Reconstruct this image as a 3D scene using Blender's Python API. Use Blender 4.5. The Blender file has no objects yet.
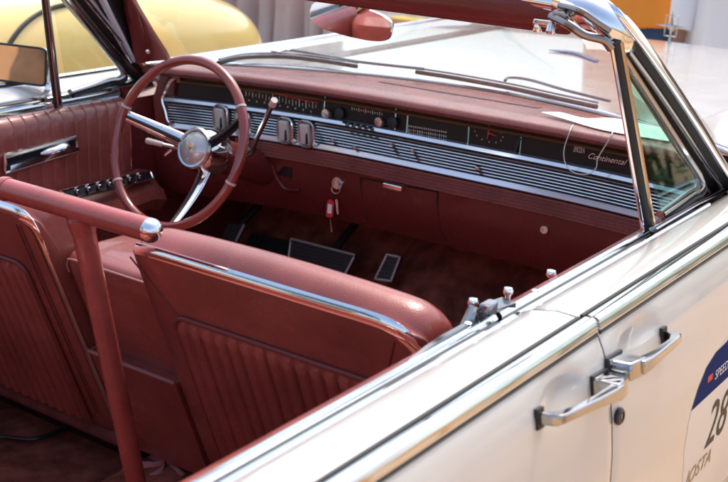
import bpy, bmesh, math, random
from mathutils import Vector, Matrix
random.seed(7)
SC = bpy.context.scene
COL = SC.collection
R_ = math.radians
V = Vector

# ------------------------------------------------------------------ camera
F_PX = 1171.095
CAM = V((1.526, 0.0, 1.527))
YAW, PITCH, ROLL = .614, .313, .039
fw = V((-math.sin(YAW)*math.cos(PITCH), math.cos(YAW)*math.cos(PITCH), -math.sin(PITCH)))
rt = V((math.cos(YAW), math.sin(YAW), 0)); up = rt.cross(fw)
cr, sr = math.cos(ROLL), math.sin(ROLL)
RIGHT = cr*rt + sr*up; UP = -sr*rt + cr*up; FWD = fw
cam_d = bpy.data.cameras.new("camera"); cam = bpy.data.objects.new("camera", cam_d); COL.objects.link(cam)
m = Matrix((RIGHT, UP, -FWD)).transposed().to_4x4(); m.translation = CAM
cam.matrix_world = m
cam_d.sensor_width = 36; cam_d.lens = F_PX/728*36; cam_d.clip_start = .02; cam_d.clip_end = 500
cam_d.dof.use_dof = True; cam_d.dof.focus_distance = 2.2; cam_d.dof.aperture_fstop = 7.1
SC.camera = cam

def ray(px, py):
    return RIGHT*(px-364) + UP*(241-py) + FWD*F_PX
def at(px, py, ax, val):
    d = ray(px, py); i = 'xyz'.index(ax)
    return CAM + d*((val-CAM[i])/d[i])
def at_plane(px, py, P0, N):
    d = ray(px, py)
    return CAM + d*((V(P0)-CAM).dot(N)/d.dot(N))

# ------------------------------------------------------------------ materials
def mat(name, col, rough=.5, metal=0, coat=0, bump=0, bscale=60, var=0, vscale=8, spec=.5, rvar=0, sheen=0, dirt=None, detail=3, wrinkle=0, wscale=14, bdist=.002):
    M = bpy.data.materials.new(name); M.use_nodes = True
    nt = M.node_tree; b = nt.nodes['Principled BSDF']
    b.inputs['Base Color'].default_value = (*col, 1); b.inputs['Roughness'].default_value = rough
    b.inputs['Metallic'].default_value = metal; b.inputs['Coat Weight'].default_value = coat
    b.inputs['Coat Roughness'].default_value = .06; b.inputs['Specular IOR Level'].default_value = spec
    b.inputs['Sheen Weight'].default_value = sheen
    tc = nt.nodes.new('ShaderNodeTexCoord')
    def noise(s, d=detail):
        n = nt.nodes.new('ShaderNodeTexNoise'); n.inputs['Scale'].default_value = s; n.inputs['Detail'].default_value = d
        nt.links.new(tc.outputs['Object'], n.inputs['Vector']); return n
    if var or dirt:
        n = noise(vscale); r = nt.nodes.new('ShaderNodeValToRGB')
        e = r.color_ramp.elements
        e[0].position = .32; e[1].position = .68
        e[0].color = (*[c*(1-var) for c in col], 1); e[1].color = (*[min(1, c*(1+var)) for c in col], 1)
        if dirt: e[0].color = (*dirt, 1)
        nt.links.new(n.outputs['Fac'], r.inputs['Fac']); nt.links.new(r.outputs['Color'], b.inputs['Base Color'])
    if rvar:
        n = noise(vscale*2.3, 4); mr = nt.nodes.new('ShaderNodeMapRange')
        mr.inputs['From Min'].default_value = .3; mr.inputs['From Max'].default_value = .7
        mr.inputs['To Min'].default_value = max(.02, rough-rvar); mr.inputs['To Max'].default_value = rough+rvar
        nt.links.new(n.outputs['Fac'], mr.inputs['Value']); nt.links.new(mr.outputs['Result'], b.inputs['Roughness'])
    if bump:
        n = noise(bscale); bp = nt.nodes.new('ShaderNodeBump'); bp.inputs['Strength'].default_value = bump
        bp.inputs['Distance'].default_value = bdist
        nt.links.new(n.outputs['Fac'], bp.inputs['Height']); nt.links.new(bp.outputs['Normal'], b.inputs['Normal'])
        if wrinkle:
            wn = nt.nodes.new('ShaderNodeTexNoise'); wn.inputs['Scale'].default_value = wscale; wn.inputs['Detail'].default_value = 5
            wn.inputs['Distortion'].default_value = 1.6; wn.noise_type = 'RIDGED_MULTIFRACTAL'
            nt.links.new(tc.outputs['Object'], wn.inputs['Vector'])
            b2 = nt.nodes.new('ShaderNodeBump'); b2.inputs['Strength'].default_value = wrinkle; b2.inputs['Distance'].default_value = .004
            nt.links.new(wn.outputs['Fac'], b2.inputs['Height']); nt.links.new(b2.outputs['Normal'], bp.inputs['Normal'])
    return M
def glass(name, tint, ior=1.45, rough=0.0):
    M = bpy.data.materials.new(name); M.use_nodes = True
    nt = M.node_tree; nt.nodes.remove(nt.nodes['Principled BSDF'])
    t = nt.nodes.new('ShaderNodeBsdfTransparent'); t.inputs['Color'].default_value = (*tint, 1)
    g = nt.nodes.new('ShaderNodeBsdfGlossy'); g.inputs['Roughness'].default_value = rough
    lw = nt.nodes.new('ShaderNodeLayerWeight'); lw.inputs['Blend'].default_value = .5
    pw = nt.nodes.new('ShaderNodeMath'); pw.operation = 'POWER'; pw.inputs[1].default_value = 4.5
    f0 = ((ior-1)/(ior+1))**2*2
    fr = nt.nodes.new('ShaderNodeMath'); fr.operation = 'MULTIPLY_ADD'; fr.inputs[1].default_value = 1-f0; fr.inputs[2].default_value = f0
    nt.links.new(lw.outputs['Facing'], pw.inputs[0]); nt.links.new(pw.outputs[0], fr.inputs[0])
    mx = nt.nodes.new('ShaderNodeMixShader')
    nt.links.new(fr.outputs[0], mx.inputs[0]); nt.links.new(t.outputs[0], mx.inputs[1]); nt.links.new(g.outputs[0], mx.inputs[2])
    nt.links.new(mx.outputs[0], nt.nodes['Material Output'].inputs['Surface']); return M

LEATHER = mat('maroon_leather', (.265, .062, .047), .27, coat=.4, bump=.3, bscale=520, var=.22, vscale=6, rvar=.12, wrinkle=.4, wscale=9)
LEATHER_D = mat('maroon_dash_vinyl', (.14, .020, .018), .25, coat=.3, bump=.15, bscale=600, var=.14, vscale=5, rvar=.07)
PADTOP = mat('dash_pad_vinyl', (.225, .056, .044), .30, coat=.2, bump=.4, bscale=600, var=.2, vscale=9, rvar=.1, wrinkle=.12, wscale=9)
STITCH = mat('stitched_piping', (.30, .13, .11), .5)
WELT = mat('leather_welt', (.17, .036, .027), .5)
WHEELP = mat('maroon_wheel_plastic', (.25, .036, .024), .09, coat=1, var=.08, vscale=20)
COLLAR = mat('ivory_collar', (.62, .50, .46), .25)
TBAR = mat('coral_painted_tube', (.36, .072, .055), .26, coat=.5, bump=.35, bscale=70, var=.13, vscale=16, rvar=.1, wrinkle=.08, wscale=30)
CARPET = mat('maroon_carpet', (.33, .098, .066), 1, bump=1, bscale=520, var=.42, vscale=22, spec=.05, bdist=.006, detail=6)
CARPET_R = mat('worn_carpet_edge', (.16, .055, .045), 1, bump=.9, bscale=500, var=.2, vscale=20, spec=.1)
WHITE = mat('white_car_paint', (.56, .535, .495), .2, coat=1, var=.02, vscale=5, rvar=.06)
CHROME = mat('chrome', (.86, .86, .86), .07, 1, rvar=.03, vscale=6)
BRUSHED = mat('satin_chrome', (.62, .61, .60), .22, 1)
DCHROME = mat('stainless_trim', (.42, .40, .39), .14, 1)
BLACK = mat('black_rubber', (.012, .012, .013), .5)
GLOSSBLK = mat('black_gauge_face', (.014, .013, .014), .25, spec=.25)
LOUVER = mat('satin_aluminium', (.93, .93, .93), .16, .85)
TICK = mat('gauge_marking_paint', (.62, .58, .48), .5)
GOLDT = mat('gold_line', (.75, .50, .24), .3, .8)
REDT = mat('red_gauge_paint', (.55, .05, .03), .4)
GREYP = mat('grey_paddle', (.60, .57, .52), .35)
MIRROR = mat('mirror_silver', (.9, .9, .9), .01, 1)
WGLASS = glass('windshield_glass', (.86, .93, .92), 1.22)
VGLASS = glass('vent_glass', (.62, .82, .74), 1.27)
VGLASS_L = glass('clear_vent_glass', (.93, .96, .92), 1.3)
PAPER = mat('white_paper', (.82, .80, .76), .7)
GLOSSCH = mat('dark_stainless', (.10, .11, .13), .12, 1)
SOFTCH = mat('dark_chrome', (.47, .455, .43), .08, 1, rvar=.03, vscale=6)  # plain chrome with a darker base colour, for the door handles
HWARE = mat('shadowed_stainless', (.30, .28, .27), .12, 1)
PALECH = mat('sky_tinted_trim', (.55, .62, .70), .2, .3)  # blue sky reflection put into the base colour of the strip
STRING = mat('white_string', (.75, .70, .68), .8)
REDPL = mat('red_tag_plastic', (.62, .03, .04), .3)
CABLE = mat('black_cable', (.02, .02, .022), .35)
PINKCL = mat('dusty_pink_cloth', (.38, .15, .14), .9, bump=.6, bscale=200, var=.12, vscale=30)
NAVY = mat('navy_sticker_vinyl', (.005, .02, .11), .65, spec=.08)
STWHITE = mat('sticker_white_vinyl', (.74, .68, .60), .35, var=.03, vscale=6)
STBLK = mat('black_print', (.012, .012, .012), .5)
STGOLD = mat('gold_print', (.42, .27, .12), .5)
YELLOW = mat('cream_yellow_paint', (.90, .66, .23), .25, coat=.8)
TYRE = mat('tyre_rubber', (.02, .02, .02), .8)
DGLASS = mat('dark_car_glass', (.03, .035, .035), .06, coat=.4)

# ------------------------------------------------------------------ object helpers
ORG = {}
def root_of(o):
    while o.parent: o = o.parent
    return o
def empty(name, loc, label, cat, group=None):
    o = bpy.data.objects.new(name, None); COL.objects.link(o); o.location = loc; o.empty_display_size = .1
    tag(o, label, cat, group); return o
def tag(o, label, cat, group=None):
    o['label'] = label; o['category'] = cat
    if group: o['group'] = group
    return o
def link(name, verts, faces, material, parent=None, smooth=True, loc=None, autos=35):
    off = V((0, 0, 0))
    if parent: off = V(root_of(parent).location)
    elif loc is not None: off = V(loc)
    me = bpy.data.meshes.new(name)
    me.from_pydata([V(v)-off for v in verts], [], faces)
    bm = bmesh.new(); bm.from_mesh(me); bmesh.ops.recalc_face_normals(bm, faces=bm.faces)
    if smooth:
        for f in bm.faces: f.smooth = True
        a = R_(autos)
        for e in bm.edges:
            if len(e.link_faces) == 2 and e.calc_face_angle(0) > a: e.smooth = False
    bm.to_mesh(me); bm.free()
    me.materials.append(material)
    o = bpy.data.objects.new(name, me); COL.objects.link(o)
    if parent: o.parent = parent
    elif loc is not None: o.location = loc
    return o
class MB:
    """collects simple shapes into one mesh"""
    def __init__(s): s.v = []; s.f = []; 
    def add(s, vs, fs):
        k = len(s.v); s.v += [V(v) for v in vs]; s.f += [tuple(i+k for i in f) for f in fs]; return s
    def build(s, name, material, parent=None, smooth=True, loc=None, autos=35):
        return link(name, s.v, s.f, material, parent, smooth, loc, autos)
    def tube(s, pts, r, n=10, closed=False, cap=True, flat=None):
        """r number or list; flat=(ax, k): squash along world vector"""
        pts = [V(p) for p in pts]; N = len(pts)
        rs = r if isinstance(r, (list, tuple)) else [r]*N
        T = []
        for i in range(N):
            a = pts[(i-1) % N] if (closed or i > 0) else pts[i]; b = pts[(i+1) % N] if (closed or i < N-1) else pts[i]
            T.append((b-a).normalized())
        u = T[0].orthogonal().normalized() if flat is None else (V(flat[0])-T[0]*V(flat[0]).dot(T[0])).normalized()
        vs = []
        for i in range(N):
            if flat is not None: u = V(flat[0])
            u = (u - T[i]*u.dot(T[i])).normalized(); w = T[i].cross(u)
            k = 1 if flat is None else flat[1]
            for j in range(n):
                a = 2*math.pi*j/n
                vs.append(pts[i] + (u*math.cos(a)*k + w*math.sin(a))*rs[i])
        fs = []
        for i in range(N if closed else N-1):
            for j in range(n):
                a = i*n+j; b = i*n+(j+1) % n; c = ((i+1) % N)*n+(j+1) % n; d = ((i+1) % N)*n+j
                fs.append((a, b, c, d))
        if cap and not closed:
            fs.append(tuple(range(n-1, -1, -1))); fs.append(tuple(range((N-1)*n, N*n)))
        return s.add(vs, fs)
    def box(s, c, size, M=None, bev=0):
        bm = bmesh.new(); bmesh.ops.create_cube(bm, size=1)
        for v in bm.verts: v.co = V((v.co.x*size[0], v.co.y*size[1], v.co.z*size[2]))
        if bev: bmesh.ops.bevel(bm, geom=list(bm.edges), offset=bev, segments=3, affect='EDGES', profile=.6)
        bm.verts.index_update()
        M = M or Matrix.Identity(3)
        vs = [V(c) + M @ v.co for v in bm.verts]; fs = [tuple(v.index for v in f.verts) for f in bm.faces]
        bm.free(); return s.add(vs, fs)
    def prism(s, poly, d):
        n = len(poly); poly = [V(p) for p in poly]; d = V(d)
        return s.add(poly + [p+d for p in poly], [tuple(range(n)), tuple(range(2*n-1, n-1, -1))] + [(i, (i+1) % n, n+(i+1) % n, n+i) for i in range(n)])
    def lathe(s, prof, O, axis, n=24):
        """prof: (radius, height) list along axis"""
        axis = V(axis).normalized(); u = axis.orthogonal().normalized(); w = axis.cross(u); O = V(O)
        vs = []
        for r, h in prof:
            for j in range(n):
                a = 2*math.pi*j/n; vs.append(O + axis*h + (u*math.cos(a)+w*math.sin(a))*max(r, 1e-4))
        fs = []
        for i in range(len(prof)-1):
            for j in range(n): fs.append((i*n+j, i*n+(j+1) % n, (i+1)*n+(j+1) % n, (i+1)*n+j))
        fs.append(tuple(range(n))); fs.append(tuple(range((len(prof)-1)*n, len(prof)*n)))
        return s.add(vs, fs)
    def loft(s, rings, closed=True, caps=True):
        n = len(rings[0]); vs = [p for r in rings for p in r]; fs = []
        for i in range(len(rings)-1):
            for j in range(n if closed else n-1):
                fs.append((i*n+j, i*n+(j+1) % n, (i+1)*n+(j+1) % n, (i+1)*n+j))
        if caps and closed: fs.append(tuple(range(n-1, -1, -1))); fs.append(tuple(range((len(rings)-1)*n, len(rings)*n)))
        return s.add(vs, fs)
def spline(pts, k=8, closed=False):
    pts = [V(p) for p in pts]; n = len(pts); out = []
    for i in range(n if closed else n-1):
        p0 = pts[(i-1) % n] if (closed or i > 0) else pts[0]*2-pts[1]
        p1 = pts[i]; p2 = pts[(i+1) % n]
        p3 = pts[(i+2) % n] if (closed or i < n-2) else pts[-1]*2-pts[-2]
        for j in range(k):
            t = j/k
            out.append(.5*((2*p1)+(p2-p0)*t+(2*p0-5*p1+4*p2-p3)*t*t+(3*p1-p0-3*p2+p3)*t**3))
    if not closed: out.append(pts[-1])
    return out
def rng(a, b, n): return [a+(b-a)*i/(n-1) for i in range(n)]
def subsurf(o, l=2):
    md = o.modifiers.new('s', 'SUBSURF'); md.levels = l; md.render_levels = l; return o
def text_mesh(s, size, shear=0, ext=.0006, spacing=1.0):
    """returns local (u,v,w) verts and faces of a word"""
    cu = bpy.data.curves.new('word', 'FONT'); cu.body = s; cu.size = size; cu.shear = shear; cu.extrude = ext; cu.resolution_u = 4
    cu.space_character = spacing
    ob = bpy.data.objects.new('word', cu); COL.objects.link(ob)
    dg = bpy.context.evaluated_depsgraph_get(); me = bpy.data.meshes.new_from_object(ob.evaluated_get(dg))
    vs = [v.co.copy() for v in me.vertices]; fs = [tuple(p.vertices) for p in me.polygons]
    bpy.data.objects.remove(ob); bpy.data.meshes.remove(me); bpy.data.curves.remove(cu)
    return vs, fs

# ------------------------------------------------------------------ world, sun
SUN_EL, SUN_AZ = R_(62), R_(-12)      # azimuth measured from +y towards +x
w = bpy.data.worlds.new("World"); SC.world = w; w.use_nodes = True
nt = w.node_tree; bg = nt.nodes['Background']
sky = nt.nodes.new('ShaderNodeTexSky'); sky.sky_type = 'NISHITA'; sky.sun_disc = False
sky.sun_elevation = SUN_EL; sky.sun_rotation = SUN_AZ; sky.dust_density = 4; sky.air_density = 1; sky.ozone_density = .6
nt.links.new(sky.outputs[0], bg.inputs[0]); bg.inputs[1].default_value = .15
sd = bpy.data.lights.new('sun', 'SUN'); sd.energy = 1.45; sd.angle = R_(10); sd.color = (1, .95, .87)
sun = bpy.data.objects.new('sun', sd); COL.objects.link(sun)
sdir = V((math.sin(SUN_AZ)*math.cos(SUN_EL), math.cos(SUN_AZ)*math.cos(SUN_EL), math.sin(SUN_EL)))
sun.rotation_euler = sdir.to_track_quat('Z', 'Y').to_euler()
SC.view_settings.view_transform = 'Standard'; SC.view_settings.look = 'None'; SC.view_settings.exposure = 1.08; SC.view_settings.gamma = 1
SC.cycles.max_bounces = 12; SC.cycles.diffuse_bounces = 8; SC.cycles.glossy_bounces = 6; SC.cycles.transparent_max_bounces = 16; SC.cycles.use_denoising = True
SC.cycles.sample_clamp_indirect = 6

# ------------------------------------------------------------------ ground
GROUND = mat('dusty_tan_ground', (.44, .29, .165), .95, bump=.8, bscale=30, var=.16, vscale=1.2)
g = MB().add([(-120, -120, 0), (120, -120, 0), (120, 120, 0), (-120, 120, 0)], [(0, 1, 2, 3)]).build('ground', GROUND, smooth=False)
g['kind'] = 'structure'
ROADM = mat('pale_asphalt', (.27, .25, .24), .9, bump=.6, bscale=40, var=.12, vscale=2)
rd = MB().add([(-120, 9.2, .004), (120, 9.2, .004), (120, 15.5, .004), (-120, 15.5, .004)], [(0, 1, 2, 3)]).build('road', ROADM, smooth=False)
rd['kind'] = 'structure'

# ================================================================== THE CAR
CAR = empty('convertible_car', (0, 0, 0), 'white vintage convertible with maroon leather interior and chrome trim', 'car')
SH_Y = 1.375                                        # shut line between rear and front door
SIDE = [(.9445, .941), (.956, .920), (.966, .895), (.974, .86), (.981, .82), (.987, .77), (.990, .70), (.988, .62), (.982, .54), (.970, .45), (.950, .36), (.915, .29)]
def side_x(z):
    for (x0, z0), (x1, z1) in zip(SIDE, SIDE[1:]):
        if z1 <= z <= z0: return x0+(x1-x0)*(z0-z)/(z0-z1)
    return SIDE[0][0] if z > SIDE[0][1] else SIDE[-1][0]
def at_side(px, py):
    p = at(px, py, 'x', .97)
    for _ in range(6): p = at(px, py, 'x', side_x(p.z))
    return p
SHOULDER = [(.826, .905), (.826, .931), (.831, .938), (.85, .9465), (.885, .954), (.912, .953), (.924, .948), (.935, .941)]
dents = []
for a, b in (((544, 408), (584, 384)), ((621, 350), (660, 324))):
    A, B = at_side(*a), at_side(*b)
    dents.append(((A.y+B.y)/2, (A.z+B.z)/2, abs(B.y-A.y)*.62))
def side_panel(name, sgn, y0, y1, parent=CAR, fine=False):
    prof = SHOULDER[:]
    zs = rng(SIDE[0][1], SIDE[-1][1], 56 if fine else 20)
    prof += [(side_x(z)+.0, z) for z in zs]
    n = max(2, int((y1-y0)/(.011 if fine else .12)))
    rings = []
    for y in rng(y0, y1, n):
        k = min(abs(y-y0), abs(y1-y)); e = .002*max(0, 1-k/.006)
        row = []
        for i, (x, z) in enumerate(prof):
            xx = x - e
            if fine and sgn > 0 and i >= len(SHOULDER):
                for dy, dz, L in dents:
                    q = ((y-dy)/L)**2 + ((z-dz)/.026)**2
                    if q < 1: xx -= .010*(1-q)**1.0
            zz = z
            if y > 2.35 and i < len(SHOULDER): zz += .0
            row.append(V((sgn*xx, y, zz)))
        rings.append(row)
    return MB().loft(rings, closed=False).build(name, WHITE, parent, autos=60)
GAP = .0016
for sgn in (1, -1):
    side_panel('rear_quarter_panel', sgn, -1.35, .05)
    fd_ = side_panel('front_fender', sgn, 2.36, 4.02)
    # nose end of fender
R_REAR = side_panel('rear_door', 1, .056, SH_Y-GAP, fine=True)
R_FRONT = side_panel('front_door', 1, SH_Y+GAP, 2.354, fine=True)
L_REAR = side_panel('rear_door', -1, .056, SH_Y-GAP)
L_FRONT = side_panel('front_door', -1, SH_Y+GAP, 2.354)
BLADE = [(.920, .945), (.922, .9555), (.927, .9585), (.936, .9590), (.941, .9578), (.943, .956), (.9468, .9455), (.9475, .9425), (.945, .940), (.935, .938)]
# blade moulding: rounded chrome cap along the edge
def blade(sgn, y0, y1, parent):
    for sec_ in ([(.914, .944), (.9155, .9562), (.9205, .9566), (.922, .944)], [(.936, .934), (.9482, .9362), (.9488, .9392), (.936, .9405)]):  # black strips stand in for the shadow lines above and below the blade
        MB().loft([[V((sgn*x, y, z)) for x, z in sec_] for y in (y0, y1)]).build('molding_shadow_line', BLACK, parent, autos=40)
    sec = BLADE
    rings = [[V((sgn*x, y, z)) for x, z in sec] for y in (y0, y1)]
    return MB().loft(rings).build('blade_molding', CHROME, parent, autos=50)
for sgn, rd_, fd in ((1, R_REAR, R_FRONT), (-1, L_REAR, L_FRONT)):
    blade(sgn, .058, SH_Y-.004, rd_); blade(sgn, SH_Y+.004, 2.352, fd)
for sgn in (1, -1):
    rings = [[V((sgn*x, y, z)) for x, z in BLADE] for y in (2.358, 4.02)]
    MB().loft(rings).build('fender_molding', CHROME, CAR, autos=50)
# shut-face filler behind the gaps so that the slit is dark
for sgn in (1, -1):
    for y in (.053, SH_Y, 2.357):
        MB().prism([(sgn*.84, y-.03, .90), (sgn*.90, y-.03, .938), (sgn*.93, y-.03, .92), (sgn*.955, y-.03, .70), (sgn*.90, y-.03, .32), (sgn*.84, y-.03, .32)], (0, .06, 0)).build('door_jamb', BLACK, CAR, smooth=False)

# ---- inner door trims, window rails
def strip_y(sec, y0, y1, sgn, name, material, parent, closed=True):
    return MB().loft([[V((sgn*x, y, z)) for x, z in sec] for y in (y0, y1)], closed=closed).build(name, material, parent, autos=40)
for sgn, rdoor, fdoor in ((1, R_REAR, R_FRONT), (-1, L_REAR, L_FRONT)):
    for door, y0, y1 in ((rdoor, .06, SH_Y-.006), (fdoor, SH_Y+.006, 2.13)):
        # trim panel with rolled top ledge
        sec = [(.742, .30), (.742, .85), (.750, .890), (.760, .908), (.769, .917), (.785, .921), (.785, .30)]
        if sgn > 0 or door is rdoor:
            strip_y(sec, y0, y1, sgn, 'door_trim', LEATHER, door)
        strip_y([(.786, .895), (.786, .920), (.788, .926), (.793, .927), (.797, .922), (.797, .895)], y0, y1, sgn, 'window_rail', CHROME, door)
        strip_y([(.797, .88), (.797, .917), (.819, .919), (.819, .88)], y0, y1, sgn, 'window_slot', BLACK, door)
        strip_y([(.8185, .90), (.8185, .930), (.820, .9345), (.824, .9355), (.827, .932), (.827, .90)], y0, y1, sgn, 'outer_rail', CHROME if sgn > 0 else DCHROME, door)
# rear door glass rail: broader satin channel beside the latch
MB().loft([[V((.787-(.787-x)*k, y, .905+(z-.905)*k)) for x, z in [(.768, .915), (.770, .922), (.775, .927), (.783, .927), (.787, .915)]] for y, k in ((1.14, .2), (1.17, .7), (1.21, .9), (1.25, 1), (1.30, 1), (1.345, .9), (1.362, .5))]).build('glass_channel', HWARE, R_REAR)

# left front door: pleated trim
def left_trim():
    y0, y1 = SH_Y+.006, 2.125
    prof = [(.30, 0), (.55, 0), (.70, 0), (.86, 0), (.888, .005), (.903, .015), (.909, .027), (.909, .04)]
    rings = []
    n = int((y1-y0)/.002)
    P = .0375
    for y in rng(y0, y1, n):
        q = abs(math.sin(math.pi*(y-y0)/P)); h = .0024*(q**.5)
        rings.append([V((-(.748+d-h*(1 if z > .6 else .4)), y, z)) for z, d in prof])
    o = MB().loft(rings, closed=False).build('door_trim', LEATHER, L_FRONT, autos=70)
    s = MB(); k = 0
    while y0+k*P < y1:
        y = y0+k*P
        s.tube([(-.7475, y, .62), (-.7475, y, .86), (-.7525, y, .889), (-.7625, y, .9045), (-.775, y, .9105)], .0011, n=5); k += 1
    s.build('pleat_stitching', STITCH, L_FRONT)
left_trim()
# chrome front edge strip of the left door + armrest + plates
MB().box((-.752, 2.129, .62), (.012, .006, .56), bev=.002).build('door_edge_strip', CHROME, L_FRONT)
def quad_plate(name, px4, x, t, material, parent, bev=0):
    ps = [at(px, py, 'x', x) for px, py in px4]
    return MB().prism(ps, (t, 0, 0)).build(name, material, parent, smooth=False)
def ring_frame(name, px4, x, r, material, parent):
    ps = [at(px, py, 'x', x) for px, py in px4]; pts = []
    for i in range(4):
        for t in rng(0, 1, 6)[:-1]: pts.append(ps[i].lerp(ps[(i+1) % 4], t))
    return MB().tube(pts, r, n=6, closed=True).build(name, material, parent)
PULL = [(5, 157), (76, 137), (77, 151), (5, 173)]
lowp4 = [at(px, py, 'x', -.742) for px, py in ((8, 165), (76, 146), (77, 150), (8, 171))]
MB().prism(lowp4, (.010, 0, 0)).build('pull_ledge', CHROME, L_FRONT, smooth=False)
pp = quad_plate('door_pull', PULL, -.744, .006, GLOSSBLK, L_FRONT)
ring_frame('pull_frame', PULL, -.737, .0045, BRUSHED, pp)
a, b = at(17, 162, 'x', -.73), at(66, 147, 'x', -.73)
MB().tube(spline([a.lerp(b, .45)+V((.004, 0, .004)), a.lerp(b, .6)+V((.012, 0, .006)), a.lerp(b, .85)+V((.014, 0, .008)), b+V((.004, 0, .006))], 4), [.004, .006, .008, .010, .011, .012, .012, .013, .013, .013, .012, .010, .007], n=12, flat=((0, 0, 1), .75)).build('pull_lever', CHROME, pp)
# armrest
A0, A1 = at(40, 203, 'x', -.70), at(160, 180, 'x', -.70)
arm = MB().loft([[V((-.75, y, zc-.06)), V((-.70, y, zc-.055)), V((-.675, y, zc-.02)), V((-.685, y, zc+.006)), V((-.70, y, zc+.012)), V((-.75, y, zc+.05))]
                 for y, zc in [(1.40, .60), (1.7, .635), (A1.y-.25, .655), (A1.y-.04, .665), (A1.y, .655)]]).build('armrest', LEATHER, L_FRONT, autos=30)
swp = [at(56, 197, 'x', -.705), at(146, 176, 'x', -.735), at(149, 184, 'x', -.715), at(66, 205, 'x', -.690)]
sw_c = sum(swp, V())/4
sw = MB().prism([p+V((.012, 0, .012)) for p in swp], (.004, 0, .006)).build('switch_plate', GLOSSBLK, arm, smooth=False)
ringp = []
for i in range(4):
    for t in rng(0, 1, 5)[:-1]: ringp.append(swp[i].lerp(swp[(i+1) % 4], t)+V((.016, 0, .018)))
sb = MB(); sb.tube(ringp, .0028, n=6, closed=True)
for k in range(7):
    t = .12+.12*k
    p = (swp[0].lerp(swp[1], t)*.5+swp[3].lerp(swp[2], t)*.5)+V((.018, 0, .022))
    sb.box(p, (.014, .011, .010), bev=.003)
    sb.box(p+V((-.008, .006, .004)), (.006, .006, .01), bev=.0015)
sb.build('window_switches', CHROME, arm)

# left cowl side / kick panel, dash end
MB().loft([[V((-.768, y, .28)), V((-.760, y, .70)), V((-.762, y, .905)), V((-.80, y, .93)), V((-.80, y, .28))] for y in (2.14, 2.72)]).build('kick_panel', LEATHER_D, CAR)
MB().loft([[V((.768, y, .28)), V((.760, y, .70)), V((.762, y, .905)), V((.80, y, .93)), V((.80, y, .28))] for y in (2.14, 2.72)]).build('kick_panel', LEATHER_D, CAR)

# ---- floor, firewall, shell under the skin
fl = MB()
def floor_ring(x):
    hump = .085*max(0, 1-(x/.16)**2)**.5 if abs(x) < .16 else 0
    return [V((x, y, z+h*hump)) for y, z, h in ((-.1, .24, 1), (.5, .24, 1), (1.0, .24, 1), (1.4, .245, 1), (2.0, .26, 1), (2.3, .285, 1.1), (2.42, .32, 1.2), (2.62, .50, 1.0), (2.74, .62, .7), (2.78, .80, .2))]
fl.loft([floor_ring(x) for x in rng(-.77, .77, 60)], closed=False)
FLOOR = fl.build('floor_carpet', CARPET, CAR)
for sgn in (1, -1):
    MB().box((sgn*.79, 1.0, .30), (.05, 3.0, .10), bev=.01).build('door_sill', BRUSHED, CAR)
MB().box((0, .9, .20), (1.80, 5.2, .05)).build('underbody', BLACK, CAR, smooth=False)

# ---- hood, cowl, front end
def hood_z(x, y):
    z = .958 + .010*(1-(x/.9)**2)
    q = abs(x)
    z += .012*math.exp(-((q-.56)/.05)**2)*.0
    if q > .575: z -= .012*min(1, (q-.575)/.12)            # falls from the raised centre panel to the fender tops
    if y > 3.7: z -= .012*((y-3.7)/.36)**2.2
    if y < 2.9: z += .0
    return z
def hood_y_front(x): return 4.05-.06*(x/.9)**2
rings = []
xs = sorted(set([round(v, 4) for v in rng(-.9, .9, 61)] + [-.579, -.575, -.571, .571, .575, .579, .70, .775, -.70, -.775]))
for x in xs:
    yb = 2.70-.43*x*x
    if abs(x) > .70: yb = max(2.285, 2.489-.19*(abs(x)-.70)/.075)
    row = [V((x, yb-.004, .90))]
    for t in rng(0, 1, 40):
        y = yb+(hood_y_front(x)-yb)*t; z = hood_z(x, y)
        if abs(abs(x)-.575) < .001: z -= .008
        row.append(V((x, y, z)))
    row.append(V((x, hood_y_front(x)+.01, .80))); row.append(V((x, hood_y_front(x), .45)))
    rings.append(row)
HOOD = MB().loft(rings, closed=False).build('hood', WHITE, CAR, autos=40)
MB().box((0, 4.06, .52), (1.7, .02, .30), bev=.008).build('grille', CHROME, CAR)
MB().box((0, 4.10, .38), (1.9, .10, .12), bev=.04).build('bumper', CHROME, CAR)
# rear deck
rings = [[V((x, y, .945+.02*(1-(x/.9)**2)-(.06*((-y-1.0)/.35)**2 if y < -1 else 0))) for x in rng(-.9, .9, 15)] for y in (-.25, -.5, -.8, -1.1, -1.35)]
MB().loft(rings, closed=False).build('rear_deck', WHITE, CAR)
MB().box((0, -1.36, .62), (1.86, .03, .56), bev=.01).build('tail_panel', WHITE, CAR)
# rear bench
MB().box((0, .42, .40), (1.46, .56, .20), bev=.06).build('rear_seat_cushion', LEATHER, CAR)
MB().box((0, .08, .66), (1.46, .20, .56), Matrix.Rotation(R_(-14), 3, 'X'), bev=.07).build('rear_seat_backrest', LEATHER, CAR)
# road wheels
for sx in (-1, 1):
    for y in (-.9, 3.25):
        wo = MB().lathe([(.19, -.09), (.31, -.09), (.345, -.06), (.35, 0), (.345, .06), (.31, .09), (.19, .09)], (sx*.84, y, .35), (1, 0, 0), 40).build('road_wheel', TYRE, CAR)
        MB().lathe([(.19, .06), (.17, .085), (.10, .10), (.03, .11), (.0, .11)], (sx*.84, y, .35), (sx, 0, 0), 32).build('wheel_cover', CHROME, wo)
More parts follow.
